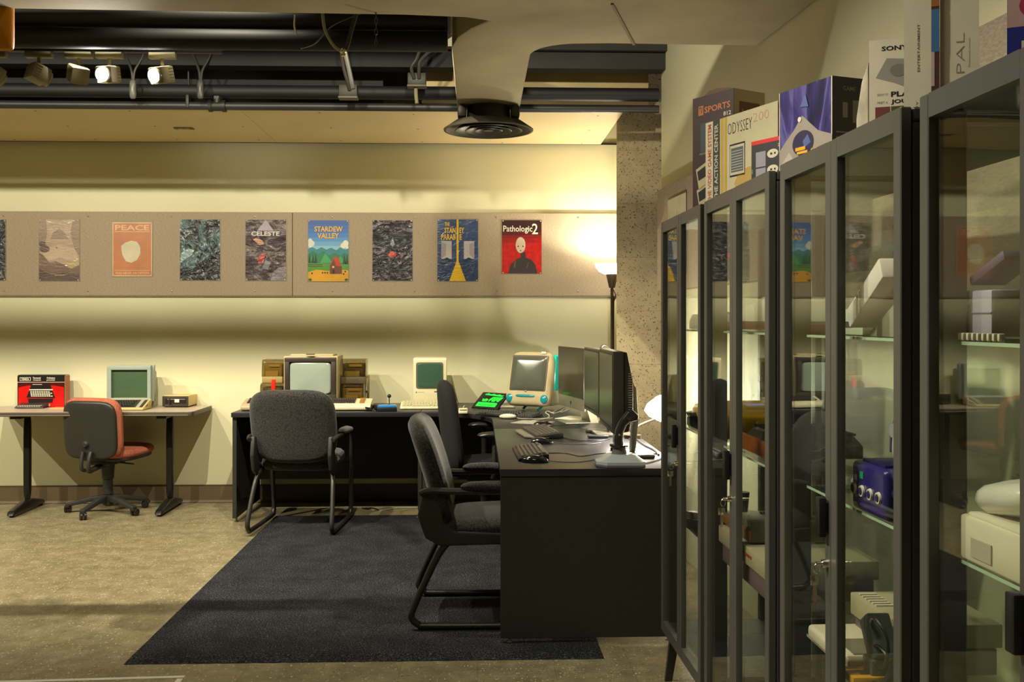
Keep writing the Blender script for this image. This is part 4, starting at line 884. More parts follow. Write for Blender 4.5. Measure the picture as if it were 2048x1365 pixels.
def art_farm(b, w, h):
    for k in range(8): 
        c = [(0x14, 0x4e, 0xa0), (0x18, 0x58, 0xac), (0x20, 0x66, 0xb6), (0x30, 0x78, 0xc0), (0x48, 0x8c, 0xc8), (0x66, 0xa2, 0xd0), (0x88, 0xba, 0xd6), (0xa4, 0xcc, 0xd8)][k]
        b.m(PM('sky%d' % k, '#%02x%02x%02x' % c, var=.02)); b.rect(0, (1-.07*(k+1))*h, w, (1-.07*k)*h, D1*.5)
    b.m(PM('cloud', '#dcdccf')); 
    for ci, (cx, cy, r) in enumerate(((.04, .66, .06), (.1, .62, .07), (.0, .6, .07), (.95, .62, .08), (.86, .58, .07), (1.0-.04, .56, .04))): ell(b, w, h, min(max(cx, r*.9), 1-r*.9), cy, r*.9, r*.7, D1*(.9+.1*ci), 12)
    b.m(PM('hill_far', '#2f7f8c')); pol(b, w, h, [(0, .3), (0, .53), (.1, .56), (.22, .52), (.33, .56), (.45, .52), (.57, .55), (.7, .51), (.8, .56), (.92, .52), (1, .54), (1, .3)], D1*2)
    b.m(PM('hill_mid', '#22764f', crinkle=.0)); pol(b, w, h, [(0, .25), (0, .44), (.12, .5), (.25, .44), (.38, .5), (.52, .42), (.66, .47), (.8, .42), (.9, .47), (1, .43), (1, .25)], D1*3)
    b.m(PM('hill_lite', '#3f9a5a')); pol(b, w, h, [(.3, .3), (.42, .46), (.5, .4), (.62, .3)], D1*3.4); pol(b, w, h, [(.02, .3), (.1, .42), (.2, .3)], D1*3.4); pol(b, w, h, [(.7, .3), (.8, .42), (.92, .3)], D1*3.4)
    b.m(PM('pine', '#153f2a'));
    for cx in (.04, .12, .19, .9, .97): pol(b, w, h, [(cx-.05, .26), (cx, .46), (cx+.05 if cx < .95 else 1, .26)], D1*4)
    b.m(PM('meadow', '#4c8c2a')); pol(b, w, h, [(0, .14), (0, .30), (1, .28), (1, .14)], D1*4.5)
    b.m(PM('fence', '#3a2a18')); b.rect(0, .27*h, .36*w, .28*h, D1*5); b.rect(0, .24*h, .36*w, .25*h, D1*5)
    b.m(PM('wheat', '#d69c10')); pol(b, w, h, [(0, 0), (0, .15), (.2, .19), (.5, .17), (.8, .19), (1, .18), (1, 0)], D1*5.5)
    b.m(PM('barnred', '#b8381c')); pol(b, w, h, [(.54, .26), (.64, .40), (.74, .40), (.82, .26), (.82, .24), (.54, .24)], D1*6); b.m(PM('barnwood', '#6a3a20')); b.rect(.54*w, .12*h, .84*w, .25*h, D1*6.5); pol(b, w, h, [(.54, .24), (.64, .37), (.7, .24)], D1*6.6)
    b.m(PM('barndark', '#2c1a10')); b.rect(.60*w, .12*h, .66*w, .19*h, D1*7); b.m(PM('winlit', '#e0c890')); b.rect(.60*w, .22*h, .65*w, .25*h, D1*7)
    b.m(PM('pumpkin', '#2a1c14')); 
    for x, y in ((.1, .13), (.36, .14), (.42, .14), (.48, .14), (.88, .12), (.92, .16)): ell(b, w, h, x, y, .02, .015, D1*7, 8)
    b.m(PM('goldletter', '#e0a81c')); b.text('STARDEW', .16*w, .81*h, .70*w, .09*h, D1*8, .03); b.text('VALLEY', .23*w, .70*h, .54*w, .09*h, D1*8, .03)
    b.m(PM('leafg', '#2c5a20')); ell(b, w, h, .05, .025, .05, .022, D1*8, 8); ell(b, w, h, .95, .025, .05, .022, D1*8, 8)
def art_ink(b, w, h):
    b.m(noise_mat('film_ink', [(.38, '#1c1a24'), (.55, '#2c2834'), (.62, '#8c8890'), (.66, '#242029')], 10, (1, 1, 1.6), 4, 2.0, 1.0)); b.rect(0, 0, w, h)
    b.m(PM('scarlet', '#b82a14', crinkle=.5)); pol(b, w, h, [(.38, .42), (.44, .48), (.52, .49), (.6, .44), (.58, .40), (.42, .395)], D1); ell(b, w, h, .72, .39, .03, .014, D1, 8); b.m(PM('bluegrey', '#77809a', crinkle=.5)); pol(b, w, h, [(.44, .6), (.5, .72), (.56, .6), (.5, .56)], D1); b.m(PM('greytext2', '#8c8890'))
def art_doors(b, w, h):
    nv = PM('navy', '#2b4370', crinkle=.25); b.m(nv); b.rect(0, 0, w, h); b.m(PM('navyfloor', '#22365e', crinkle=.25)); b.rect(0, 0, w, .33*h, D1)
    b.m(PM('doorframe', '#b9b4b4')); b.rect(.09*w, .36*h, .35*w, .65*h, D1*2); b.rect(.65*w, .36*h, .91*w, .65*h, D1*2)
    b.m(PM('doorleaf', '#9c96a0')); pol(b, w, h, [(.09, .36), (.09, .64), (.21, .6), (.21, .43)], D1*3); pol(b, w, h, [(.91, .36), (.91, .64), (.79, .6), (.79, .43)], D1*3)
    b.m(PM('navydark', '#1a2444')); pol(b, w, h, [(.09, .34), (.24, .385), (.35, .34)], D1*3); pol(b, w, h, [(.65, .34), (.77, .385), (.91, .34)], D1*3)
    b.m(PM('roadyellow', '#e0b414', crinkle=.2)); pol(b, w, h, [(.29, 0), (.47, .32), (.47, 1), (.52, 1), (.52, .32), (.70, 0)], D1*4)
    b.text('THE', .18*w, .89*h, .12*w, .065*h, D1*5, .03); b.text('STAN', .17*w, .78*h, .28*w, .09*h, D1*5, .03); b.text('EY', .54*w, .78*h, .12*w, .09*h, D1*5, .03); b.text('PARAB', .09*w, .67*h, .36*w, .09*h, D1*5, .03); b.text('E', .54*w, .67*h, .06*w, .09*h, D1*5, .03)
def art_red(b, w, h):
    pass
def art_path(b, w, h):
    for k, c in enumerate(('#c0180c', '#b41610', '#981410', '#781412', '#541214', '#341416')):
        b.m(PM('red%d' % k, c, var=.2, scale=30)); b.rect(0, (0, .48, .58, .66, .72, .78)[k]*h, w, (.48, .58, .66, .72, .78, 1)[k]*h, D1*.5)
    b.m(PM('bonewhite', '#ddd6c4')); 
    # hand-drawn title
    b.text('Pathologic', .03*w, .75*h, .74*w, .15*h, D1*2, .015); b.text('2', .76*w, .74*h, .15*w, .2*h, D1*2, .01)
    # plain bust: grey smooth-headed figure
    b.m(PM('graphite', '#3a3230')); pol(b, w, h, [(.15, 0), (.22, .17), (.36, .27), (.47, .30), (.47, .40), (.60, .40), (.6, .3), (.74, .26), (.84, .17), (.9, 0)], D1*3)
    b.m(PM('graphite_lite', '#5a504a')); pol(b, w, h, [(.28, .12), (.33, .24), (.36, .24), (.33, .1)], D1*4); pol(b, w, h, [(.6, .1), (.66, .22), (.68, .21), (.64, .1)], D1*4)
    b.m(PM('bone', '#c8b8a4')); ell(b, w, h, .47, .535, .125, .15, D1*4, 24)
    b.m(PM('socket', '#2a1c1a')); ell(b, w, h, .41, .51, .018, .014, D1*5, 8); ell(b, w, h, .53, .51, .018, .014, D1*5, 8); ell(b, w, h, .47, .43, .014, .014, D1*5, 8)
poster(-70, 12, 439, 562, art_dark, 'dark poster cut off at the left frame edge', '#8c8470')
poster(77, 159.5, 438.5, 563, art_canyon, 'faded brown landscape poster with hazy cliffs and dark bushes')
poster(223.5, 305, 444, 554, art_peace, 'terracotta poster with cream capital letters above and below a white shape')
poster(359, 441, 438.5, 562, art_cave, 'crinkled black and icy blue poster, left of the plum one', '#b9b4a0')
poster(490, 573, 439, 562.5, art_peak, 'crinkled plum and grey poster with pale title letters under a small triangle')
poster(615, 698, 440, 564, art_farm, 'bright farm landscape poster with blue sky, red barn and golden letters', '#2c4a6a')
poster(744, 826, 440, 563, art_ink, 'crinkled near-black poster with a small scarlet patch in the middle', '#4a4450')
poster(874, 957, 438.5, 563.5, art_doors, 'navy poster with two white doorways, a yellow line and yellow letters')
poster(1003, 1084, 440, 548.5, art_path, 'red and black poster with scrawled white title above a pale smooth head')
# posters on the right wall
def wposter(s0, s1, z0, z1, draw, lbl):
    t = thing('poster', lbl, 'poster', (0, 0, 0), WROT, 'posters on the right wall board'); v = Vector((w0.x, w0.y, 0))+wd*s0-Vector((-wd.y, wd.x, 0))*.031
    t.location = (v.x, v.y, z0)
    W, Hh = s1-s0, z1-z0
    b = MB().m(PM('edge', '#cfc6ae')); b.box((W/2, 0, Hh/2), (W, .003, Hh)); b.at(Matrix(((1, 0, 0, 0), (0, 0, -1, -.0017), (0, 1, 0, 0), (0, 0, 0, 1)))); draw(b, W, Hh); b.keep = True; b.obj('printed_sheet', t)
def art_line(b, w, h):
    b.m(PM('palepaper', '#a8a08a')); b.rect(0, 0, w, h, D1); b.m(PM('sketch', '#4c463a'))
    for k in range(7): x = .1+.12*k; pol(b, w, h, [(x, .12), (x+.04+.02*(k % 2), .85-.07*abs(3-k)), (x+.07, .8-.06*abs(3-k)), (x+.05, .12)], D1*2)
    for k in range(6): b.rect((.06+.15*k)*w, .02*h, (.17+.15*k)*w, .09*h, D1*3)
def art_hair(b, w, h):
    b.m(PM('palelav', '#8a8292')); b.rect(0, 0, w, h, D1); b.m(PM('violetline', '#4a4262'))
    for k in range(9): a = k*.17; pol(b, w, h, [(.1+.1*k, 0), (.12+.1*k, .5+.05*k), (.3+.07*k, .95-.03*k), (.15+.1*k, .45)], D1*2)
wposter(.28, .28+.39, 1.64, 2.10, art_line, 'pale poster with dark vertical sketch lines on the right wall, nearest the column')
wposter(1.02, 1.33, 1.64, 2.06, art_hair, 'mauve line drawing poster on the right wall behind the brown carton')

# ================================================================ RUG
def rugmat():
    m, nt, b = newmat('rug_pile'); tc = N(nt, 'ShaderNodeTexCoord')
    n = N(nt, 'ShaderNodeTexNoise', Scale=150., Detail=4.); n0 = N(nt, 'ShaderNodeTexNoise', Scale=6., Detail=3.)
    for q in (n, n0): nt.links.new(tc.outputs['Object'], q.inputs['Vector'])
    r = ramp(nt, [(.36, '#15161a'), (.5, '#2e3034'), (.62, '#484a4e'), (.72, '#808182')]); nt.links.new(n.outputs['Fac'], r.inputs['Fac'])
    r0 = ramp(nt, [(.3, '#c8c8c8'), (.7, '#ffffff')]); nt.links.new(n0.outputs['Fac'], r0.inputs['Fac'])
    mu = N(nt, 'ShaderNodeMixRGB', blend_type='MULTIPLY'); mu.inputs[0].default_value = 1; nt.links.new(r.outputs[0], mu.inputs[1]); nt.links.new(r0.outputs[0], mu.inputs[2]); nt.links.new(mu.outputs[0], b.inputs['Base Color'])
    bp = N(nt, 'ShaderNodeBump', Strength=1., Distance=.006); nt.links.new(n.outputs['Fac'], bp.inputs['Height']); nt.links.new(bp.outputs[0], b.inputs['Normal']); b.inputs['Roughness'].default_value = .95; b.inputs['Specular IOR Level'].default_value = .1
    return m
a = onZ(251, 1318, .012); c = onZ(1212, 1304, .012)
random.seed(3)
RX0, RX1, RY0, RY1 = -1.415, .515, 4.03, 7.05
bm = bmesh.new(); nx, ny = 150, 40
bmesh.ops.create_grid(bm, x_segments=nx, y_segments=ny, size=.5)
RGT = .014
for v in bm.verts:
    x, y = v.co.x+.5, v.co.y+.5
    e = min(x*(RX1-RX0), (1-x)*(RX1-RX0), y*(RY1-RY0), (1-y)*(RY1-RY0))
    v.co = Vector((RX0+x*(RX1-RX0), RY0+y*(RY1-RY0), RGT+.0016*mnoise.noise(Vector((x*60, y*60, 0)))))
    if e < 1e-5: v.co.z = .001; v.co.x += .003*mnoise.noise(Vector((x*50, y*50, 3))); v.co.y += .005*mnoise.noise(Vector((x*50, y*50, 7)))
o = MB().m(rugmat()).addbm(bm).obj('rug'); tag(o, 'dark charcoal blue pile rug under the black chairs and desk', 'rug')

# ================================================================ DESKS
BLAM = mat('black_laminate', '#27272b', .33, var=.12, vs=60, bump=.06, bs=300)
BEDGE = mat('black_edge_band', '#1a1a1d', .45, var=.1)
PANEL = mat('black_panel', '#2a2a24', .5, var=.1, vs=50)
DZ = .75; DX = .095; DXR = .872; DY0 = 4.19; FY = 6.80; BYK = 7.56
DL = onZ(462, 826, DZ).x; SEAM = onZ(840, 826, DZ).x
LIN = mat('edge_glint', '#8d8674', .3)
def plinth(t, x0, x1, y0, y1, z0=.03, z1=.718, nm='side_panel'): MB().m(PANEL).box(((x0+x1)/2, (y0+y1)/2, (z0+z1)/2), (x1-x0, y1-y0, z1-z0), .0015, seg=1).obj(nm, t)
t = thing('desk', 'black desk along the back wall, carrying the tube monitor', 'desk', (0, 0, 0))
MB().m(BLAM).box(((DL+SEAM)/2, (FY+BYK)/2, DZ-.016), (SEAM-DL-.002, BYK-FY, .032), .003).obj('desktop', t)
plinth(t, DL+.006, DL+.034, FY+.02, BYK-.01); plinth(t, SEAM-.032, SEAM-.004, FY+.25, BYK-.01)
plinth(t, DL+.034, SEAM-.032, 7.20, 7.222, .235, .718, 'modesty_panel')
for x in (DL+.02, SEAM-.018): zf = .0005 if x < -1 else .0165; MB().m(mat('foot_pin', '#8a8474', .4, .6)).cyl((x, FY+.07, zf), (x, FY+.07, .03), .008).cyl((x, FY+.07, zf), (x, FY+.07, zf+.006), .014).obj('leveling_foot', t)
# corner unit
CY = 5.75
t = thing('corner_desk', 'black corner desk unit with curved inner edge under the teal computer', 'desk', (0, 0, 0))
out = [(SEAM+.001, BYK), (SEAM+.001, FY), (-.30, FY)] + [(-.30+.395*math.sin(a), FY-.52*(1-math.cos(a))) for a in [k*math.pi/20 for k in range(1, 10)]] + [(DX, FY-.60), (DX, CY+.001), (DXR, CY+.001), (DXR, 6.61), (.88, 6.61), (.88, BYK)]
MB().m(BLAM).prism(out, DZ-.032, DZ, bev=.002).obj('desktop', t)
plinth(t, SEAM+.001, SEAM+.029, FY+.25, BYK-.01); plinth(t, SEAM+.03, .85, 7.20, 7.222, .235, .718, 'modesty_panel')
plinth(t, DXR-.03, DXR-.002, CY+.03, 6.6)
# right desk
t = thing('desk', 'black desk in the foreground with the wide blank end panel', 'desk', (0, 0, 0))
MB().m(BLAM).box(((DX+DXR)/2, (DY0+CY)/2, DZ-.016), (DXR-DX, CY-DY0-.002, .032), .003).obj('desktop', t)
plinth(t, DX+.002, DXR-.004, DY0+.006, DY0+.034, .035, .716)
plinth(t, DX+.10, DXR-.004, CY-.05, CY-.025); plinth(t, DXR-.26, DXR-.24, DY0+.04, CY-.06, .24, .718, 'modesty_panel')
for x in (DX+.04, DXR-.06): MB().m(mat('foot_pin', '#8a8474', .4, .6)).cyl((x, DY0+.02, .0165), (x, DY0+.02, .035), .007).cyl((x, DY0+.02, .0165), (x, DY0+.02, .022), .013).obj('leveling_foot', t)

# ================================================================ LEFT TABLE
TZ = .735; TX1 = -2.0; TX0 = -3.54; TYF = 7.06; TYB = 7.565
t = thing('training_table', 'long pale-topped table with black pedestal legs at the back wall', 'table', (0, 0, 0))
b = MB().m(mat('grey_laminate', '#b7a694', .4, var=.04, vs=30))
r_ = .03; pts = [(TX0, TYF), (TX1-r_, TYF), (TX1-r_*.3, TYF+r_*.3), (TX1, TYF+r_), (TX1, TYB), (TX0, TYB)]
b.prism(pts, TZ-.003, TZ); b.obj('tabletop', t)
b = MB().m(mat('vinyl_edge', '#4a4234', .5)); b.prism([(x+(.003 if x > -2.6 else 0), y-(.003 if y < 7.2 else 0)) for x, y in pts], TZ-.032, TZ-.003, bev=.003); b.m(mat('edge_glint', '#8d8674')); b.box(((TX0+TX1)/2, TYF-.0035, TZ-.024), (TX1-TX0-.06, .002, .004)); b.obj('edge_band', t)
for px in (340, 55):
    x = onY(px, 900, 7.31).x
    LG = mat('leg_black', '#1d1c1a', .3, .3)
    l = MB().m(LG); l.pad(.052, .62, .05, e=.3, M=Tr(x, 7.31, .39), puff=0); l.box((x, 7.31, TZ-.045), (.07, .40, .02), .004); lo = l.obj('leg', t)
    f = MB().m(LG); f.prism([(7.03, .012), (7.06, .045), (7.27, .085), (7.35, .085), (7.53, .045), (7.56, .012)], x-.028, x+.028, 'YZ', bev=.014, seg=3); f.obj('foot', lo)
    MB().m(mat('glide', '#101010', .4)).cyl((x, 7.07, 0), (x, 7.07, .016), .016).cyl((x, 7.52, 0), (x, 7.52, .016), .016).obj('glide', lo)

# ================================================================ CHAIRS
def crackle():
    m, nt, b = newmat('crackle_fabric'); tc = N(nt, 'ShaderNodeTexCoord')
    nd = N(nt, 'ShaderNodeTexNoise', Scale=30., Detail=2.); mx = N(nt, 'ShaderNodeMixRGB'); mx.inputs[0].default_value = .02
    nt.links.new(tc.outputs['Object'], nd.inputs['Vector']); nt.links.new(tc.outputs['Object'], mx.inputs[1]); nt.links.new(nd.outputs['Color'], mx.inputs[2])
    v = N(nt, 'ShaderNodeTexVoronoi', Scale=58.); v.feature = 'DISTANCE_TO_EDGE'; nt.links.new(mx.outputs[0], v.inputs['Vector'])
    r = ramp(nt, [(.03, '#060605'), (.11, '#3c3935')]); nt.links.new(v.outputs['Distance'], r.inputs['Fac'])
    n = N(nt, 'ShaderNodeTexNoise', Scale=420., Detail=1.); nt.links.new(tc.outputs['Object'], n.inputs['Vector']); r2 = ramp(nt, [(.35, '#a8a8a8'), (.65, '#ffffff')]); nt.links.new(n.outputs['Fac'], r2.inputs['Fac'])
    mu = N(nt, 'ShaderNodeMixRGB', blend_type='MULTIPLY'); mu.inputs[0].default_value = 1; nt.links.new(r.outputs[0], mu.inputs[1]); nt.links.new(r2.outputs[0], mu.inputs[2]); nt.links.new(mu.outputs[0], b.inputs['Base Color'])
    b.inputs['Roughness'].default_value = .9; b.inputs['Sheen Weight'].default_value = .25
    bp = N(nt, 'ShaderNodeBump', Strength=.4, Distance=.002); nt.links.new(v.outputs['Distance'], bp.inputs['Height']); nt.links.new(bp.outputs[0], b.inputs['Normal']); return m
CRK = crackle(); TUBE = mat('tube_charcoal', '#34322d', .38, .35, var=.06); BPL = mat('shell_black', '#2b2a28', .5, var=.06)
def guest_chair(lbl, loc, rz):
    t = thing('guest_chair', lbl, 'chair', loc, rz, 'black fabric sled chairs')
    M = Tr(0, -.245, .685) @ Rx(rad(17))
    MB().m(CRK).pad(.56, .50, .085, e=.52, M=M, bendx=.35, bend=-.2, puff=.18).obj('backrest', t)
    MB().m(CRK).pad(.50, .50, .09, e=.42, M=Tr(0, .06, .435) @ Rx(rad(-88)), puff=.2).obj('seat', t)
    # side shells: L-shaped plastic joining back and seat
    for sx in (-1, 1):
        x0, x1 = sorted((sx*.236, sx*.262))
        MB().m(BPL).prism([(-.275, .62), (-.30, .50), (-.265, .40), (-.20, .365), (.26, .375), (.26, .41), (-.14, .43), (-.185, .47), (-.20, .62)], x0, x1, 'YZ', bev=.008, seg=2).obj('side_shell', t)
        MB().m(TUBE).tube([(sx*.20, .02, .395), (sx*.22, -.08, .395), (sx*.235, -.15, .385), (sx*.25, -.205, .33), (sx*.262, -.27, .20), (sx*.268, -.315, .10), (sx*.268, -.325, .055), (sx*.268, -.295, .024), (sx*.268, -.24, .0165), (sx*.268, .22, .0165), (sx*.268, .275, .035), (sx*.27, .29, .10), (sx*.275, .265, .35), (sx*.285, .24, .56), (sx*.285, .20, .60), (sx*.285, .13, .612)], .0155, 12, smooth=5).obj('sled_frame', t)
        a = MB().m(CRK).pad(.062, .30, .04, e=.55, M=Tr(sx*.285, .04, .632) @ Rx(rad(87)), bend=-.25).obj('armrest', t)
        MB().m(TUBE).tube([(sx*.268, -.285, .60), (sx*.282, -.24, .615), (sx*.285, -.12, .612), (sx*.285, .17, .612)], .015, 8, smooth=4).obj('arm_support', a)
    MB().m(TUBE).tube([(-.22, .0, .388), (.22, .0, .388)], .010).obj('crossbar', t)
    return t
guest_chair('black fabric sled-base armchair seen from behind, pulled up to the back desk', (-1.165, 6.66, .0145), rad(-4))
guest_chair('black fabric sled-base armchair seen from the side, tucked under the foreground desk', (.035, 4.66, .0145), rad(-90))
def task_base(t, R=.285, mt=None, rot=0, n=5):
    mt = mt or BPL
    MB().m(mt).lathe([(0, .055), (.035, .055), (.04, .10), (.03, .13), (.03, .14), (0, .14)], n=20).obj('base_hub', t)
    for k in range(n):
        a = rot+2*math.pi*k/n
        M = Rz(a)
        lg = MB().m(mt).at(M); pr = [(.02, .075), (.02, .125), (.12, .115), (R-.03, .078), (R+.012, .070), (R+.012, .048), (R-.04, .052), (.12, .078)]
        b0 = MB(); lg.prism([(x, z) for x, z in pr], -.020, .020, 'XZ', bev=.007); lo = lg.obj('leg', t)
        c = MB().m(mat('caster_black', '#201f1d', .35)).at(M @ Tr(R, 0, 0)); c.cyl((0, 0, .03), (0, 0, .062), .008)
        c.at(M @ Tr(R, 0, 0) @ Rz(.8+k)); c.cyl((.012, -.022, .0265), (.012, -.004, .0265), .026, n=18, bev=.003); c.cyl((.012, .004, .0265), (.012, .022, .0265), .026, n=18, bev=.003); c.box((-.002, 0, .045), (.045, .036, .016), .006); c.obj('caster', lo)
def redfab():
    m, nt, b = newmat('red_weave'); tc = N(nt, 'ShaderNodeTexCoord'); v = N(nt, 'ShaderNodeTexVoronoi', Scale=95., Randomness=.25); nt.links.new(tc.outputs['Object'], v.inputs['Vector'])
    r = ramp(nt, [(.15, '#d08a66'), (.4, '#a65a42')]); nt.links.new(v.outputs['Distance'], r.inputs['Fac']); nt.links.new(r.outputs[0], b.inputs['Base Color']); b.inputs['Roughness'].default_value = .9
    bp = N(nt, 'ShaderNodeBump', Strength=.4, Distance=.002); nt.links.new(v.outputs['Distance'], bp.inputs['Height']); nt.links.new(bp.outputs[0], b.inputs['Normal']); return m
RED = redfab()
rc = onZ(216, 1025, .0)
t = thing('task_chair', 'coral red swivel chair with black plastic back, on five casters', 'chair', (rc.x, rc.y, 0), rad(-17))
task_base(t, .28, rot=rad(-88))
MB().m(BPL).cyl((0, 0, .13), (0, 0, .24), .036, .033, bev=.003).cyl((0, 0, .24), (0, 0, .36), .040, .048, bev=.004).cyl((0, 0, .10), (0, 0, .15), .03).obj('gas_column', t)
MB().m(BPL).box((0, .0, .365), (.16, .20, .035), .01).cyl((.10, 0, .36), (.20, .02, .35), .006).obj('tilt_mechanism', t)
MB().m(RED).pad(.47, .44, .06, e=.6, M=Tr(0, .09, .435) @ Rx(rad(-88)), puff=.15).obj('seat', t)
MB().m(BPL).pad(.44, .41, .035, e=.6, M=Tr(0, .09, .40) @ Rx(rad(-88)), puff=.1).obj('seat_shell', t)
BM_ = Tr(0, -.20, .615) @ Rx(rad(4))
MB().m(RED).pad(.455, .43, .07, e=.42, M=BM_ @ Tr(0, .028, .004), bendx=.5, puff=.1).obj('backrest', t)
sh = MB().m(mat('backshell_black', '#2a2823', .42, var=.05, bump=.15, bs=300)).pad(.43, .41, .035, e=.42, M=BM_ @ Tr(0, -.012, -.004), bendx=.5, puff=.05).obj('back_shell', t)
MB().m(BPL).lathe([(0, .022), (.016, .022), (.022, .016), (.026, 0), (0, 0)], BM_ @ Tr(-.01, -.030, -.10) @ Rx(rad(90)), 20).obj('adjust_knob', sh)
MB().m(BPL).tube([(-.03, -.228, .46), (-.03, -.245, .38), (-.028, -.235, .335), (-.02, -.16, .33), (-.02, -.02, .355)], .013, 8, smooth=4).tube([(.035, -.228, .46), (.035, -.25, .40), (.03, -.245, .33), (.02, -.16, .335), (.02, -.02, .355)], .015, 8, smooth=4).obj('back_bracket', t)
# dark task chair at the corner
c0 = C(-.165, 6.28)
t = thing('task_chair', 'black high-backed swivel armchair facing the corner desk', 'chair', (c0.x, c0.y, .0135), rad(-84))
task_base(t, .30, rot=rad(-120))
MB().m(BPL).cyl((0, 0, .13), (0, 0, .26), .036, .033, bev=.003).cyl((0, 0, .26), (0, 0, .38), .045, .05, bev=.004).obj('gas_column', t)
mech = MB().m(BPL).box((0, 0, .385), (.2, .26, .04), .01).obj('tilt_mechanism', t)
MB().m(mat('lever_steel', '#6b675c', .35, .7)).tube([(.10, .05, .38), (.22, .10, .385), (.27, .14, .41), (.30, .17, .44)], .006, 8, smooth=4).obj('height_lever', mech)
BF = mat('black_cloth', '#0d0d10', .9, var=.15, vs=200, bump=.3, bs=400)
MB().m(BF).pad(.50, .48, .09, e=.5, M=Tr(0, .04, .45) @ Rx(rad(-88)), puff=.2).obj('seat', t)
MB().m(BF).pad(.47, .58, .095, e=.5, M=Tr(0, -.235, .70) @ Rx(rad(6)), bendx=.3, puff=.15, taper=.22).obj('backrest', t)
MB().m(BPL).box((0, -.24, .42), (.07, .03, .2), .008).box((0, -.12, .375), (.07, .26, .02), .005).obj('back_bracket', t)
for sx in (-1, 1):
    MB().m(BPL).tube([(sx*.14, .02, .40), (sx*.27, .02, .42), (sx*.295, .02, .50), (sx*.295, .02, .655)], .017, 8, smooth=4).obj('arm_post', t)
    MB().m(mat('arm_vinyl', '#1e1d1b', .4)).pad(.085, .27, .035, e=.6, M=Tr(sx*.295, .05, .672) @ Rx(rad(88)), bend=-.3, puff=.3).obj('armrest', t)

# ================================================================ LAMPS
lp = onY(1224, 560, 7.27)
t = thing('floor_lamp', 'torchiere floor lamp with glowing white bowl behind the concrete column', 'floor lamp', (lp.x, lp.y, 0))
LB = mat('lamp_bronze', '#4a4030', .4, .4)
MB().m(LB).lathe([(0, 0), (.125, 0), (.125, .012), (.02, .03), (0, .03)], n=32).obj('base', t)
MB().m(LB).cyl((0, 0, .02), (0, 0, 1.63), .011, .011, n=12).cyl((0, 0, .86), (0, 0, .88), .015).obj('pole', t)
MB().m(LB).lathe([(0, 1.615), (.022, 1.615), (.045, 1.715), (0, 1.715)], n=28).obj('socket_cone', t)
MB().m(LB).tube([(.01, -.005, 1.60), (.025, -.012, 1.56), (.018, -.010, 1.52), (.012, -.008, 1.44), (.012, -.008, .2)], .004, 6, smooth=3).obj('cord', t)
BOWL = mat('bowl_glass_lit', '#ffffff', .4, var=0, emit='#fff4dc', es=7)
MB().m(BOWL).lathe([(.03, 1.712), (.06, 1.716), (.095, 1.735), (.118, 1.765), (.125, 1.79), (.122, 1.79), (.114, 1.768), (.09, 1.74), (.055, 1.722), (.03, 1.718)], n=40).obj('lamp_shade', t)
point((lp.x, lp.y, 1.80), 5, .04, (1, .9, .68))
spot((lp.x, lp.y, 1.79), (lp.x, lp.y, 3), 26, 165, .4, .05, (1, .9, .68))
# desk lamp behind the farthest cabinet
dl = atD(1330, 817, 5.3)
t = thing('desk_lamp', 'small lamp with glowing white cone shade behind the farthest cabinet', 'desk lamp', (dl.x, dl.y, DZ)); bx = .825-dl.x
SHD = mat('desk_shade_lit', '#ffffff', .4, var=0, emit='#fff2ee', es=9)
MB().m(SHD).lathe([(.0, -.112), (.034, -.09), (.068, -.035), (.080, .03), (.072, .07), (.070, .07), (.078, .03), (.066, -.033), (.032, -.087), (0, -.108)], Tr(.0, 0, dl.z-DZ) @ Rz(rad(0)) @ Ry(rad(84)), 32).obj('lamp_shade', t)
MB().m(LB).cyl((bx, 0, 0), (bx, 0, .018), .045, n=24).tube([(bx, 0, .01), (bx+.05, .08, .06), (.09, .08, dl.z-DZ-.02), (.06, 0, dl.z-DZ)], .007, 8, smooth=5).obj('lamp_arm', t)
point((dl.x-.17, dl.y-.02, dl.z+.10), 30, .03, (1, .90, .78))
# ================================================================ COMPUTERS
P = mat
BEI = P('plastic_beige', '#cfc19a', .42, var=.04); CRM = P('plastic_cream', '#ddd4b0', .4, var=.04); PLG = P('plastic_pale', '#d8cfae', .4, var=.04)
KBR = P('keycap_brown', '#33261f', .4); KBK = P('keycap_black', '#1b1b1a', .4); SCRG = P('crt_green', '#4a6248', .12, var=.04, coat=.5); SCRW = P('crt_grey', '#9aa69a', .1, var=.03, coat=.6)
TXT = Matrix(((1, 0, 0, 0), (0, 0, -1, 0), (0, 1, 0, 0), (0, 0, 0, 1)))   # local XY -> front facing -y
def keys(b, x0, x1, y0, y1, z0, z1, rows, cols, h=.006, gap=.16, skew=True):
    """field of keycaps on a plane sloping from z0 (front) to z1 (back)"""
    dx = (x1-x0)/cols; dy = (y1-y0)/rows
    for r in range(rows):
        off = (dx*.25*(r % 2)) if skew else 0
        for c in range(cols-(1 if off else 0)):
            if r == 0 and 2 < c < cols-4: 
                if c != 3: continue
                xa, xb = x0+3*dx, x0+(cols-4)*dx
            else: xa, xb = x0+off+c*dx, x0+off+(c+1)*dx
            y = y0+(r+.5)*dy; z = z0+(z1-z0)*(r+.5)/rows
            b.box(((xa+xb)/2, y, z+h/2), (xb-xa-dx*gap, dy*(1-gap), h), taper=(.8, .8))
# --- left table ---------------------------------------------------
def onT(px, py, z=TZ): return onZ(px, py, z)
def wpt(px, Y): return onY(px, 700, Y).x
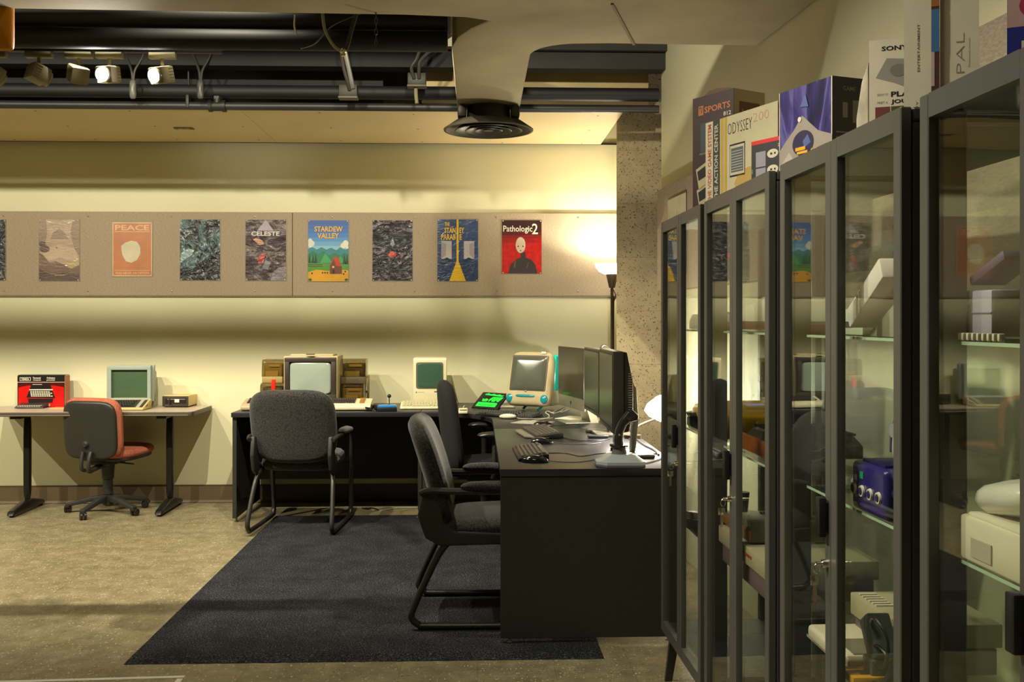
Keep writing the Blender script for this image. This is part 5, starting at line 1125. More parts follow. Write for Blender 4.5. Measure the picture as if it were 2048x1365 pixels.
# red computer carton
Y0 = 7.45; x0 = wpt(35, Y0); x1 = wpt(129.5, Y0)
t = thing('computer_box', 'red and black vintage computer carton standing on the pale table', 'box', ((x0+x1)/2, Y0, TZ)); W = x1-x0; Hh = .238
MB().m(P('carton_kraft', '#c8b48c', .6)).prism([(0, 0), (.09, 0), (.09, Hh-.012), (.078, Hh), (.012, Hh), (0, Hh-.012)], W/2, W/2+.001, 'YZ').m(P('carton_black', '#1c1a1a', .35)).prism([(0, 0), (.09, 0), (.09, Hh-.012), (.078, Hh), (.012, Hh), (0, Hh-.012)], -W/2, W/2-.001, 'YZ').m(P('carton_orange', '#b0603a', .4)).box((W/2-.004, .045, Hh/2), (.012, .088, Hh-.014)).obj('carton', t)
b = MB().at(Tr(-W/2, -.0008, 0) @ TXT); b.keep = True
b.m(P('carton_print_red', '#d01410', .3, var=.2, vs=12)); b.rect(.02*W, .01*Hh, .985*W, .78*Hh, 0)
b.m(P('carton_print_maroon', '#4a1210', .3)); pol(b, W, Hh, [(.02, .78), (.985, .78), (.985, .62), (.75, .68), (.5, .64), (.25, .68), (.02, .62)], .0003)
b.m(P('carton_print_black', '#201c1c', .3)); b.rect(.0*W, .80*Hh, W, .975*Hh, .0003)
b.m(P('carton_print_white', '#e0d8c4', .4)); b.rect(0, .772*Hh, W, .785*Hh, .0006)
b.rect(.05*W, .82*Hh, .28*W, .93*Hh, .0005); b.m(P('carton_print_black', '')); b.rect(.06*W, .83*Hh, .27*W, .92*Hh, .0008); b.m(P('carton_print_white', '')); b.text('TIMEX', .08*W, .84*Hh, .17*W, .065*Hh, .0011, .03)
b.text('Personal', .33*W, .88*Hh, .16*W, .06*Hh, .0006, .02, shear=.01); b.text('Computer', .33*W, .81*Hh, .17*W, .06*Hh, .0006, .02, shear=.01)
b.text('Ordinateur', .62*W, .88*Hh, .18*W, .06*Hh, .0006, .02, shear=.01); b.text('personnel', .62*W, .81*Hh, .17*W, .06*Hh, .0006, .02, shear=.01)
b.m(P('carton_print_black', '')); pol(b, W, Hh, [(.19, .30), (.3, .73), (.69, .73), (.80, .28)], .0006); pol(b, W, Hh, [(.22, .27), (.24, .14), (.74, .14), (.76, .27)], .0006)
b.m(P('carton_print_white', '')); b.rect(.25*W, .525*Hh, .75*W, .56*Hh, .0009); b.rect(.32*W, .70*Hh, .52*W, .715*Hh, .0009)
for r in range(4):
    for c in range(10-(r % 2)): b.rect((.27+.006*(3-r)+.047*c)*W, (.33+.045*r)*Hh, (.27+.006*(3-r)+.047*c+.035)*W, (.36+.045*r)*Hh, .0009)
b.m(P('carton_print_cream', '#d8b48c', .4)); b.rect(.31*W, .03*Hh, .69*W, .105*Hh, .0006); b.obj('printed_face', t)
# small black computer in front
p = onT(57, 818); t = thing('small_computer', 'tiny wedge-shaped black computer with white key legends on the pale table', 'computer', (p.x, p.y, TZ), rad(3))
MB().m(P('wedge_black', '#24221f', .4)).prism([(0, .004), (.005, .012), (.06, .022), (.17, .042), (.175, .02), (.16, .004)], -.10, .10, 'YZ', bev=.003).obj('case', t)
b = MB().m(P('legend_white', '#c9c4b0', .5))
for r in range(2):
    for c in range(10): b.box((-.078+.0165*c+.004*r, .016+.022*r, .0150+.0048*r), (.010, .012, .002), rot=Rx(.18))
b.obj('key_legends', t)
b = MB().m(P('ribbon_grey', '#4a4446', .5)); p = onT(26, 812); b.box((0, 0, .012), (.09, .05, .022), .003); o = b.obj('plug_pack'); o.location = (p.x, p.y+.05, TZ); tag(o, 'small dark grey module behind the tiny black computer', 'module')
b = MB().m(P('cable_black', '#1d1c1b', .45)); a = onT(92, 812); b.tube([(0, 0, .012), (.05, .0, .012), (.10, .01, .006), (.155, .06, .012)], .006, 8, smooth=4); o = b.obj('ribbon_cable'); o.location = (a.x, a.y, TZ); tag(o, 'flat black cable running from the tiny black computer past the red carton', 'cable')
for k, (px, py, w_, d_, c, nm, lb, rz) in enumerate(((118, 818, .11, .10, '#d8b070', 'booklet_tan', 'thin tan booklet at the table edge under the coral chair back', 0), (122, 812, .12, .10, '#8a4a70', 'booklet_purple', 'thin purple booklet under the red computer carton', .25), (112, 808, .12, .07, '#c0584a', 'booklet_coral', 'thin coral booklet in front of the red computer carton', -.1))):
    p = onT(px, py); o = MB().m(P(nm, c, .4)).box((0, .04, .003+0*k), (w_, d_, .006)).obj('booklet'); o.location = (p.x, p.y-.02, TZ+.0065*k); o.rotation_euler.z = rz; tag(o, lb, 'booklet')
# monochrome monitor
Ym = 7.33; x0 = wpt(213.5, Ym); x1 = wpt(301, Ym); xc = (x0+x1)/2; W = x1-x0; zt = onY(250, 731.5, Ym).z-TZ; zb = onY(250, 800, Ym).z-TZ
t = thing('monitor', 'square grey-framed monitor with a blank green screen on the pale table', 'monitor', (xc, Ym, TZ)); MG = P('monitor_bluegrey', '#9aa59c', .45, var=.04)
zs0 = onY(250, 796.5, Ym).z-TZ; zs1 = onY(250, 740.5, Ym).z-TZ; sx0 = wpt(222, Ym)-xc; sx1 = wpt(294.5, Ym)-xc; z0 = .045
b = MB().m(MG)
b.box((0, .02, (zs1+zt)/2), (W, .04, zt-zs1), .003); b.box((0, .02, (z0+zs0)/2), (W, .04, zs0-z0), .003)
b.box(((-W/2+sx0)/2, .02, (zs0+zs1)/2), (sx0+W/2, .04, zs1-zs0+.004)); b.box(((W/2+sx1)/2, .02, (zs0+zs1)/2), (W/2-sx1, .04, zs1-zs0+.004)); b.obj('bezel', t)
MB().m(MG).box((.010, .055, (z0+zt)/2+.002), (W+.006, .026, zt-z0-.004), .002).box((.006, .13, (z0+zt)/2-.01), (W-.04, .14, zt-z0-.06), .02).obj('housing', t)
MB().m(SCRG).pad(sx1-sx0+.01, zs1-zs0+.01, .012, e=.2, M=Tr((sx0+sx1)/2, .026, (zs0+zs1)/2), puff=.4).obj('screen', t)
MB().m(DGR).box((0, .12, .02), (.16, .16, .04), .006).obj('stand', t)
# keyboard computer (left table)
p = onT(255, 821); x1 = onT(309, 817).x; W = .375; xc = x1-W/2
t = thing('keyboard_computer', 'cream and dark brown keyboard computer in front of the green-screen monitor', 'computer', (xc-.02, p.y-.03, TZ), rad(-1)); t.scale = (1, .86, 1)
PY = P('plastic_yellowed', '#cdb678', .42, var=.04)
MB().m(PY).prism([(-.0, .003), (0, .018), (.025, .022), (.16, .062), (.215, .068), (.22, .05), (.21, .003)], -W/2, W/2, 'YZ', bev=.005).obj('case', t)
MB().m(P('deck_brown', '#34302a', .4)).prism([(.02, .022), (.165, .0655), (.165, .05), (.02, .012)], -W/2+.008, W/2-.06, 'YZ').prism([(.02, .022), (.165, .0655), (.165, .05), (.02, .012)], W/2-.034, W/2-.012, 'YZ').m(P('silver_strip', '#b9b8a8', .3, metal=.3)).prism([(.02, .0225), (.165, .066), (.165, .05), (.02, .012)], W/2-.06, W/2-.036, 'YZ').obj('deck', t)
b = MB().m(KBK); keys(b, -W/2+.02, W/2-.085, .035, .145, .028, .060, 5, 15, .008); b.obj('keycaps', t)
b = MB().m(DGR); b.box((W/2+.0005, .075, .028), (.002, .012, .012)); b.box((W/2+.0005, .10, .032), (.002, .012, .012)); b.obj('side_ports', t)
# floppy drive
p = onT(350, 815.5); x0 = wpt(324, p.y); x1 = wpt(377, p.y); W = x1-x0
t = thing('disk_drive', 'cream and dark brown floppy disk drive at the right end of the pale table', 'disk drive', ((x0+x1)/2, p.y, TZ), rad(-3)); Hh = .088
MB().m(PY).prism([(.008, .008), (.008, Hh-.004), (.02, Hh), (.25, Hh-.002), (.258, Hh-.012), (.258, .012)], -W/2, W/2, 'YZ', bev=.004).obj('case', t)
b = MB().m(P('face_umber', '#3b322a', .4)); b.box((0, .004, Hh/2+.001), (W-.002, .014, Hh-.012), .003); b.m(P('face_dark', '#1c1814', .4)); b.box((.005, -.004, .052), (W-.04, .004, .044), .001); b.m(P('slot_pale', '#b0a48a', .4)); b.box((.01, -.0065, .061), (W-.06, .002, .003)); b.obj('front_face', t)
MB().m(P('face_umber', '')).box((-.04, -.010, .045), (.007, .012, .05), .001).obj('latch_lever', t); MB().m(P('disk_label', '#e6dfc8', .5)).box((.015, -.008, .050), (.034, .002, .024)).obj('disk_label', t)
MB().m(P('face_umber', '')).box((-.05, -.004, .012), (.05, .012, .014), .002).obj('switch_block', t)
for sx in (-1, 1):
    for yy in (.03, .22): MB().m(DGR).cyl((sx*(W/2-.02), yy, 0), (sx*(W/2-.02), yy, .01), .008).obj('rubber_foot', t)

# --- back desk ----------------------------------------------------
def onD(px, py, z=DZ): return onZ(px, py, z)
def breadbin(name, lbl, px0, px1, py, shell, rz, keym, orange):
    a = onD((px0+px1)/2, py); W = wpt(px1, a.y)-wpt(px0, a.y)
    t = thing(name, lbl, 'computer', (a.x, a.y, DZ), rz)
    MB().m(shell).prism([(.0, .004), (-.004, .02), (.0, .032), (.02, .046), (.15, .072), (.19, .072), (.2, .06), (.2, .004)], -W/2, W/2, 'YZ', bev=.007, seg=3).obj('case', t)
    b = MB().m(keym); b.prism([(.035, .045), (.135, .068), (.135, .06), (.035, .04)], -W/2+.03, W/2-.105, 'YZ'); keys(b, -W/2+.033, W/2-.11, .037, .133, .050, .073, 5, 15, .010); b.obj('keycaps', t)
    b = MB().m(P('function_orange', '#a8732c', .4) if orange else keym)
    for k in range(4): b.box((W/2-.065, .048+.026*k, .056+.006*k), (.032, .020, .012), .001)
    b.obj('function_keys', t); return t
breadbin('keyboard_computer', 'brown-beige keyboard computer at the left end of the back desk, half hidden by the armchair', 481, 590, 822.5, P('case_taupe', '#b09c7c', .42, var=.04), 0, KBR, False)
breadbin('keyboard_computer', 'cream keyboard computer with orange function keys in front of the tube monitor', 629, 741, 822.5, CRM, 0, KBR, True)
# CRT television monitor
Yt = 7.12; x0 = wpt(567, Yt); x1 = wpt(675, Yt); xc = (x0+x1)/2; W = x1-x0; zt = onY(620, 713, Yt).z-DZ; z0 = .03
t = thing('tube_monitor', 'large boxy tube monitor with dark frame and blank grey screen on the back desk', 'monitor', (xc, Yt, DZ))
Wi = W-.02; sz0, sz1 = onY(620, 789, Yt).z-DZ, onY(620, 725, Yt).z-DZ; sx0, sx1 = wpt(580, Yt)-xc, wpt(662.5, Yt)-xc
MB().m(P('tv_shell', '#b9ab84', .45)).box((0, .15, (z0+zt)/2), (W, .28, zt-z0), .004).box((0, .15, zt+.006), (W*.8, .2, .012), .002).obj('housing', t)
b = MB().m(P('tv_frame', '#3a302a', .4)); b.box((0, .004, (z0+zt)/2), (Wi, .02, zt-z0-.018), .002)
for c, s_ in (((0, -.012, (sz1+zt-.009)/2), (Wi, .022, zt-.009-sz1-.004)), ((0, -.012, (z0+.009+sz0)/2), (Wi, .022, sz0-z0-.013)), (((-Wi/2+sx0)/2, -.012, (sz0+sz1)/2), (sx0+Wi/2-.004, .022, sz1-sz0+.01)), (((Wi/2+sx1)/2, -.012, (sz0+sz1)/2), (Wi/2-sx1-.004, .022, sz1-sz0+.01))): b.box(c, s_, .003)
b.obj('frame', t)
MB().m(SCRW).pad(sx1-sx0, sz1-sz0, .02, e=.22, M=Tr((sx0+sx1)/2, -.008, (sz0+sz1)/2), puff=.7).obj('screen', t)
MB().m(KBK).box((.0, .0, zt+.014), (.06, .03, .006), .002).obj('carry_tab', t); MB().m(DGR).box((0, .15, .015), (.28, .22, .03), .004).obj('stand', t)
# storage boxes of smoked plastic
SMK = P('smoked_plastic', '#6a6048', .12, var=.1, coat=.6); 
def smokebox(lbl, px0, px1, py0, py1, Y, base, content, slope=False, rz=0):
    a = onY(px0, py1, Y); c = onY(px1, py0, Y); W = c.x-a.x
    if py1 > 780: a.z = DZ
    else: a.z = zstack[Y]
    Hh = c.z-a.z; zstack[round(Y+.02, 2)] = c.z+.001
    t = thing('disk_box', lbl, 'disk box', ((a.x+c.x)/2, Y, a.z), rz); D_ = .17
    MB().m(base).box((0, D_/2, Hh*.14), (W*.96, D_, Hh*.28), .004).obj('tray', t)
    pr = [(0, Hh*.26), (.012 if slope else 0, Hh*.9), (.03, Hh), (D_, Hh), (D_, Hh*.26)]
    lid = MB().m(smoke()); lid.prism(pr, -W/2, W/2, 'YZ', bev=.004); lid.obj('smoked_lid', t)
    b = MB().m(content[0]); b.box((0, D_/2+.01, Hh*.5), (W*.84, D_*.8, Hh*.62), .003); b.m(content[1]); b.box((-W*.05, .021, Hh*.40), (W*.6, .002, Hh*.22)); b.box((W*.08, .021, Hh*.74), (W*.5, .002, Hh*.1)); b.obj('disk_stack', t)
    return t
def smoke():
    if 'smoke_lid' in MC: return MC['smoke_lid']
    m, nt, b = newmat('smoke_lid'); nt.nodes.remove(b); out = nt.nodes['Material Output']
    g = N(nt, 'ShaderNodeBsdfGlossy'); g.inputs['Roughness'].default_value = .06; t_ = N(nt, 'ShaderNodeBsdfTransparent'); t_.inputs['Color'].default_value = (.62, .55, .38, 1)
    lw = N(nt, 'ShaderNodeLayerWeight'); lw.inputs['Blend'].default_value = .5; pw = N(nt, 'ShaderNodeMath', operation='POWER'); pw.inputs[1].default_value = 4.; nt.links.new(lw.outputs['Facing'], pw.inputs[0])
    fr = N(nt, 'ShaderNodeMath', operation='MULTIPLY_ADD'); fr.inputs[1].default_value = .8; fr.inputs[2].default_value = .08; nt.links.new(pw.outputs[0], fr.inputs[0])
    mx = N(nt, 'ShaderNodeMixShader'); nt.links.new(fr.outputs[0], mx.inputs[0]); nt.links.new(t_.outputs[0], mx.inputs[1]); nt.links.new(g.outputs[0], mx.inputs[2]); nt.links.new(mx.outputs[0], out.inputs[0]); return m
c1 = (P('disk_tan', '#a08a54', .5), P('label_tan', '#c8ac68', .5)); c2 = (P('disk_grey', '#6c665c', .5), P('label_grey', '#8f887c', .5)); c3 = (P('disk_umber', '#5a4e34', .5), P('label_cream', '#b09c64', .5))
zstack = {}
smokebox('clear grey storage box at the bottom of the stack left of the tube monitor', 520, 566, 767, 798.5, 7.22, c2[0], c2)
smokebox('smoky lidded storage box on top of the stack left of the tube monitor', 523, 565.5, 720, 764.5, 7.24, c1[0], c1, True)
smokebox('smoky storage box at the bottom of the stack right of the tube monitor', 680.5, 727, 768.5, 798.5, 7.24, c1[0], c1)
smokebox('smoky storage box on top of the stack right of the tube monitor', 680.5, 731, 719, 766.5, 7.26, c3[0], c3)
for px, py, lb in ((546.5, 799, None),):
    p = atD(547, 776, 7.1); t = thing('joystick', 'bright red joystick handle standing in front of the left storage boxes', 'joystick', (p.x, p.y, DZ))
    MB().m(P('joy_base', '#1b1a1a', .4)).box((0, 0, .02), (.07, .07, .04), .005).obj('base', t); MB().m(P('joy_red', '#d8240c', .3)).box((0, 0, (p.z-DZ+.06)/2+.015), (.028, .022, p.z-DZ+.06-.03), .004).obj('handle', t)
b = MB().m(P('adapter_ivory', '#cfc4a0', .4)); o = b.tube([(0, 0, 0), (0, .0, .11), (.004, 0, .20)], .003).m(KBK).sph((0.002, 0, .10), (.006, .006, .012), 8, 6).obj('antenna_cable'); p = onY(733, 765, 7.3); o.location = (p.x, 7.3, DZ+.06); tag(o, 'thin pale cable with a black bead hanging beside the right storage boxes', 'cable')
o.location.z = DZ+.004
# blue joystick
p = onD(774, 824); t = thing('joystick', 'blue and black joystick with a black ball top on the back desk', 'joystick', (p.x, p.y, DZ), rad(4))
MB().m(P('joy_black', '#16181c', .4)).box((0, .055, .014), (.135, .11, .028), .004).obj('base', t); MB().m(P('joy_blue', '#1e7cc8', .3, coat=.3)).prism([(-.066, .028), (.066, .028), (.060, .042), (-.060, .042)], .004, .106, 'XZ', bev=.003).obj('top_plate', t)
MB().m(P('chrome', '')).cyl((.014, .06, .04), (.014, .06, .095), .005).obj('shaft', t); MB().m(KBK).sph((.014, .06, .103), .014).obj('ball_top', t)
b = MB().m(KBK)
for q in range(3): b.tube([(-.09+.02*math.cos(a+q*2), .04+.03*math.sin(a*1.3+q), .025+.02*math.sin(a*1.7+q*3)) for a in [k*.55 for k in range(16)]], .0028, 6)
b.tube([(-.09, .05, .02), (-.12, .06, .02), (-.15, .07, .025)], .005, 6); b.obj('cord_bundle', t)
# compact all-in-one computer
Yc = 7.17; x0 = wpt(826.5, Yc); x1 = wpt(893.5, Yc); W = x1-x0; xc = (x0+x1)/2; zt = onY(860, 716.5, Yc).z-DZ
t = thing('compact_computer', 'cream all-in-one compact computer with a small dark green screen', 'computer', (xc, Yc, DZ), rad(1.5))
MB().m(CRM).prism([(.03, 0), (.012, .02), (.006, .06), (0, .10), (0, zt-.012), (.01, zt), (.24, zt), (.25, zt-.02), (.26, .03), (.25, 0)], -W/2, W/2, 'YZ', bev=.006, seg=3).obj('housing', t)
sz0, sz1 = onY(860, 778, Yc).z-DZ, onY(860, 725, Yc).z-DZ; sx0, sx1 = wpt(832, Yc)-xc, wpt(886.5, Yc)-xc
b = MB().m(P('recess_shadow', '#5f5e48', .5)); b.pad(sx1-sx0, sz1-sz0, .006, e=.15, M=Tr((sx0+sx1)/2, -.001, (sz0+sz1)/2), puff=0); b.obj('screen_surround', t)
MB().m(P('crt_teal', '#3d5a4a', .1, var=.03, coat=.6)).pad(sx1-sx0-.016, sz1-sz0-.014, .01, e=.28, M=Tr((sx0+sx1)/2+.002, -.003, (sz0+sz1)/2), puff=.5).obj('screen', t)
b = MB().m(KBK); z = onY(860, 784, Yc).z-DZ; b.box((wpt(877, Yc)-xc, -.001, z), (.062, .004, .005)); b.obj('disk_slot', t)
b = MB().m(P('badge_red', '#8a5a3a', .4)).at(TXT); z = onY(860, 785, Yc).z-DZ; b.box((-W/2+.022, z, .001), (.008, .009, .001), .001); b.m(P('badge_grey', '#8f8866', .5)); b.text('Macintosh Plus', -W/2+.034, z-.003, .048, .007, .0014, .0); b.obj('badge', t)
# its keyboard
a = onD(860, 819.5); W = .40
t = thing('keyboard', 'cream keyboard in front of the compact computer', 'keyboard', (wpt(857, a.y), a.y, DZ), rad(.5))
MB().m(CRM).prism([(0, .003), (0, .016), (.012, .020), (.14, .045), (.15, .042), (.15, .003)], -W/2, W/2, 'YZ', bev=.004).obj('case', t)
b = MB().m(P('keycap_cream', '#c4ba94', .45)); keys(b, -W/2+.012, W/2-.095, .018, .132, .0225, .0455, 5, 14, .009); keys(b, W/2-.08, W/2-.012, .018, .132, .0225, .0455, 5, 4, .009, skew=False); b.obj('keycaps', t)
# boxy cream mouse
p = onD(926, 829); t = thing('mouse', 'boxy cream computer mouse between the cream keyboard and the green tablet', 'mouse', (p.x, p.y, DZ))
MB().m(CRM).prism([(0, .004), (.0, .018), (.03, .034), (.095, .034), (.10, .03), (.10, .004)], -.03, .03, 'YZ', bev=.004).obj('shell', t); MB().m(P('keycap_cream', '')).box((0, .018, .030), (.05, .03, .004), .001).obj('button', t)
MB().m(CRM).tube([(0, .10, .015), (0, .13, .035), (.012, .15, .045), (.02, .17, .03), (.0, .20, .01), (-.02, .26, .004)], .0022, 6, smooth=4).obj('cord', t)
# green-print tablet
a = onD(943, 818); c = onD(995, 822)
t = thing('handheld_game', 'black handheld game showing bright green pixel scenery, leaning by the teal computer', 'handheld game', (a.x, a.y, DZ+.006), math.atan2(c.y-a.y, c.x-a.x))
W = (c-a).length+.0; Hh = .165; TL = Rx(rad(38))
MB().m(P('tab_black', '#17191a', .35)).at(TL).box((W/2, Hh/2, 0), (W, Hh, .012), .003).obj('frame', t)
GRN = P('green_print', '#1fd83c', .4, var=.04, emit='#1fe040', es=.35)  # print also emits a faint green glow of its own
b = MB().at(TL @ Tr(0, 0, .0066)); b.keep = True; b.m(GRN); b.poly([(x*W, y*Hh, 0) for x, y in ((.11, .10), (.86, .10), (.86, .33), (.80, .36), (.11, .36))])
b.poly([(x*W, y*Hh, 0) for x, y in ((.16, .82), (.84, .76), (.88, .86), (.8, .84), (.7, .90), (.58, .86), (.48, .92), (.36, .87), (.26, .93), (.16, .88))])
b.poly([(x*W, y*Hh, 0) for x, y in ((.46, .42), (.84, .42), (.92, .72), (.52, .72), (.44, .55))]); b.poly([(x*W, y*Hh, 0) for x, y in ((.22, .42), (.40, .42), (.42, .54), (.34, .60), (.24, .56), (.18, .60))])
b.m(P('tab_black', '')); b.text('Size up the situation', .2*W, .16*Hh, .54*W, .08*Hh, .0004, .02)
for x in (.55, .66, .77): b.poly([(x*W, .50*Hh, .0004), ((x+.015)*W, .5*Hh, .0004), ((x+.03)*W, .7*Hh, .0004), ((x+.015)*W, .7*Hh, .0004)])
for x, y in ((.54, .45), (.74, .45)): ell(b, W, Hh, x, y, .04, .05, .0004, 10)
b.obj('green_scene', t)
MB().m(P('tab_black', '')).at(Tr(W/2, .11, 0)).prism([(0, -.005), (.03, -.005), (-.015, .085), (-.02, .085)], -.03, .03, 'YZ').obj('easel_leg', t)
# black long keyboard
a = onD(950, 832); c = onD(1062, 838.5)
t = thing('keyboard', 'long black keyboard below the teal all-in-one computer', 'keyboard', (a.x, a.y, DZ), math.atan2(c.y-a.y, c.x-a.x)); W = .43
MB().m(KBK).prism([(0, .003), (0, .012), (.14, .026), (.15, .003)], 0, W, 'YZ', bev=.003).obj('case', t)
b = MB().m(P('keycap_charcoal', '#3a3a34', .5)); keys(b, .01, W-.13, .014, .13, .014, .026, 6, 15, .007); keys(b, W-.115, W-.012, .014, .13, .014, .026, 6, 6, .007, skew=False); b.obj('keycaps', t)
# white oval mouse
p = onD(1016, 839); t = thing('mouse', 'smooth white oval computer mouse in front of the long black keyboard', 'mouse', (p.x, p.y+.03, DZ), rad(80))
MB().m(P('gloss_ivory', '#e0dbc8', .15, coat=.5)).sph((0, 0, .014), (.031, .056, .019), 24, 14).obj('shell', t); MB().m(P('gloss_ivory', '')).tube([(0, -.055, .008), (0, -.09, .003), (.01, -.20, .003), (.06, -.28, .003)], .002, 6, smooth=4).obj('cord', t)
# teal all-in-one
TEAL = P('teal_shell', '#00c2b6', .15, var=.04, coat=.6, emit='#00b8b0', es=0.0); TEAL2 = P('teal_speaker', '#128a96', .2, coat=.4); FRS = P('frost_shell', '#b4b59c', .3, coat=.3)
a = onD(1012, 826); t = thing('teal_computer', 'rounded cream and teal all-in-one computer at the desk corner', 'computer', C(.118, 6.90, DZ), rad(-33))
# side profile (y back, z up); front leans back
ztp = .415
def gl(b, prof, halfw, mt, bev=.02): b.m(mt); b.prism(prof, -halfw, halfw, 'YZ', bev=bev, seg=4)
MB().m(TEAL).prism([(.06, .13), (.08, .375), (.11, .39), (.20, .375), (.33, .30), (.40, .20), (.40, .145)], -.172, .172, 'YZ', bev=.035, seg=5).obj('rear_shell', t)
MB().m(FRS).prism([(.03, .035), (.04, .15), (.40, .165), (.40, .09), (.30, .035)], -.172, .172, 'YZ', bev=.025, seg=4).obj('lower_shell', t)
M = Tr(0, .03, .218) @ Rx(rad(-13))
MB().m(P('bezel_cream', '#bdb088', .3, coat=.3)).pad(.35, .385, .075, e=.30, M=M, puff=.12, rd=.03, taper=.06).obj('front_bezel', t)
MB().m(P('screen_rim', '#5a4b40', .4)).at(M @ Tr(.0, -.0405, .035)).pad(.285, .25, .004, e=.06, puff=.0, rd=.001).obj('screen_rim', t)
MB().m(P('crt_charcoal', '#55594c', .12, var=.03, coat=.5)).at(M @ Tr(.0, -.041, .035)).pad(.268, .232, .01, e=.10, puff=.25, rd=.002).obj('screen', t)
for sx in (-1, 1): MB().m(TEAL2).at(M @ Tr(sx*.135, -.030, -.14)).sph((0, 0, 0), (.030, .014, .033), 20, 12).obj('speaker', t)
MB().m(TEAL2).at(M @ Tr(-.01, -.041, -.125)).pad(.15, .018, .008, e=.5, puff=.3).obj('disc_slot', t)
MB().m(P('badge_olive', '#8a7f58', .4)).at(M @ Tr(-.01, -.043, -.092)).sph((0, 0, 0), (.009, .003, .007), 12, 8).obj('badge', t)
MB().m(P('sticker_white', '#e6e0d0', .5)).at(M @ Tr(.10, -.041, .180)).box((0, 0, 0), (.034, .003, .014)).obj('sticker', t)
MB().m(TEAL2).at(Tr(0, .08, 0)).tube([(-.06, -.06, .006), (-.055, .0, .03), (.055, .0, .03), (.06, -.06, .006)], .008, 8, smooth=4).obj('foot', t)
# papers under
for (px, py, w_, d_, rz, lb, nm, zz) in ((1000, 815, .20, .16, .1, 'white sheet of paper half under the teal computer', 'paper_white', 0), (1066, 846, .22, .17, -.5, 'pale grey desk mat in front of the teal computer', 'paper_grey', 0), (1166, 838, .30, .20, -.6, 'white sheets of paper under the aluminium computer', 'paper_white', 0)):
    p = onD(px, py); o = MB().m(P(nm, '#dcd6c4' if nm == 'paper_white' else '#a8a698', .6, var=.03)).box((0, 0, .0015), (w_, d_, .003)).obj('paper_sheet'); o.location = (p.x, p.y, DZ); o.rotation_euler.z = rz; tag(o, lb, 'paper')
# --- monitors facing left ------------------------------------------
def sidemon(name, lbl, Lf, Df, Ln, Dn, z0, z1, thick, bezel, scr, bz=.02, back=None, chin=0, cat='monitor'):
    a = C(Lf, Df); b_ = C(Ln, Dn); W = (b_-a).length; rz = math.atan2((b_-a).y, (b_-a).x)
    t = thing(name, lbl, cat, (a.x, a.y, DZ), rz)      # local x far -> near, y into the screen back, z up
    zz0, zz1 = z0-DZ, z1-DZ
    MB().m(bezel).box((W/2, thick/2, (zz0+zz1)/2), (W, thick, zz1-zz0), .003).obj('housing', t)
    MB().m(scr).box((W/2, -.0013, (zz0+chin+zz1)/2+bz*.2), (W-2*bz, .002, zz1-zz0-chin-2.2*bz)).obj('screen', t)
    if chin == 0: MB().m(P('painted_shadow_black', '#0c0c0c', .4)).box((W/2, -.0001, (zz0+chin+zz1)/2+bz*.2), (W-2*bz+.024, .002, zz1-zz0-chin-2.2*bz+.02)).obj('bezel_shadow', t)  # black frame paints the bezel's inner shadow around the screen
    return t, W, zz0, zz1
ALU = P('aluminium', '#a8a890', .35, metal=.6); MBK = P('monitor_bezel', '#4a4740', .35, var=.04); SCRB = P('lcd_dark', '#262c22', .24, var=0)
t, W, z0, z1 = sidemon('thin_computer', 'slim aluminium all-in-one computer turned sideways beside the teal computer', .299, 6.40, .426, 5.87, .835, 1.213, .012, ALU, P('glass_black', '#2a2522', .12, var=0), .003, chin=.07, cat='computer')
MB().m(ALU).prism([(.01, z0+.02), (.05, z0+.12), (.05, z1-.12), (.01, z1-.02)], .05, W-.05, 'YZ', bev=.01).obj('back_bulge', t)
MB().m(KBK).at(Tr(W/2, -.0012, z0+.035)).sph((0, 0, 0), (.010, .0015, .012), 12, 8).obj('logo', t)
MB().m(ALU).prism([(.03, z0+.14), (.10, .004), (-.06, .004), (-.06, 0), (.15, 0), (.15, .004), (.06, z0+.2)], W/2-.09, W/2+.09, 'YZ').obj('stand', t)
def lcdstand(t, W, z0, mt, back=.06):
    MB().m(mt).box((W/2, back+.05, .008), (.26, .20, .016), .005).obj('stand_base', t); MB().m(mt).box((W/2, back+.045, (z0+.15)/2), (.09, .03, z0+.15), .006).obj('stand_post', t)
t, W, z0, z1 = sidemon('monitor', 'black flat monitor turned sideways, middle one of the row on the foreground desk', .416, 5.73, .456, 5.19, .868, 1.224, .05, MBK, SCRB)
lcdstand(t, W, z0, MBK)
t, W, z0, z1 = sidemon('monitor', 'black flat monitor turned sideways with vented back, nearest the camera', .4316, 4.91, .4445, 4.37, .877, 1.240, .046, MBK, SCRB)
vb = MB().m(P('vent_back', '#2b2c2a', .3, coat=.3)); vb.prism([(.045, z0+.005), (.045, z1-.002), (.062, z1-.004), (.088, z1-.13), (.088, z0+.10), (.07, z0+.01)], .012, W-.004, 'YZ', bev=.004); vb.obj('back_housing', t)
b = MB().m(P('vent_light', '#a8a698', .4))
for k in range(22): b.box((W-.004+.0005, .077, z0+.045+.0105*k), (.003, .020, .0035))
b.obj('vent_slots', t)
SIL = P('stand_silver', '#a3a498', .3, metal=.5)
MB().m(SIL).box((W/2, .14, .008), (.24, .14, .014), .004).obj('stand_base', t)
MB().m(SIL).prism([(.115, .016), (.135, .016), (.150, .16), (.140, .31), (.125, .34), (.118, .32), (.128, .16)], W-.33, W-.25, 'YZ', bev=.003).obj('stand_post', t); MB().m(KBK).cyl((W-.29, .085, .27), (W-.29, .125, .27), .022).obj('tilt_hinge', t)
MB().m(P('usb_face', '#8f8f84', .4)).box((W+.001, .02, z0-.02), (.05, .04, .04), .004).m(KBK).box((W+.027, .02, z0-.02), (.002, .018, .012)).obj('port_block', t)
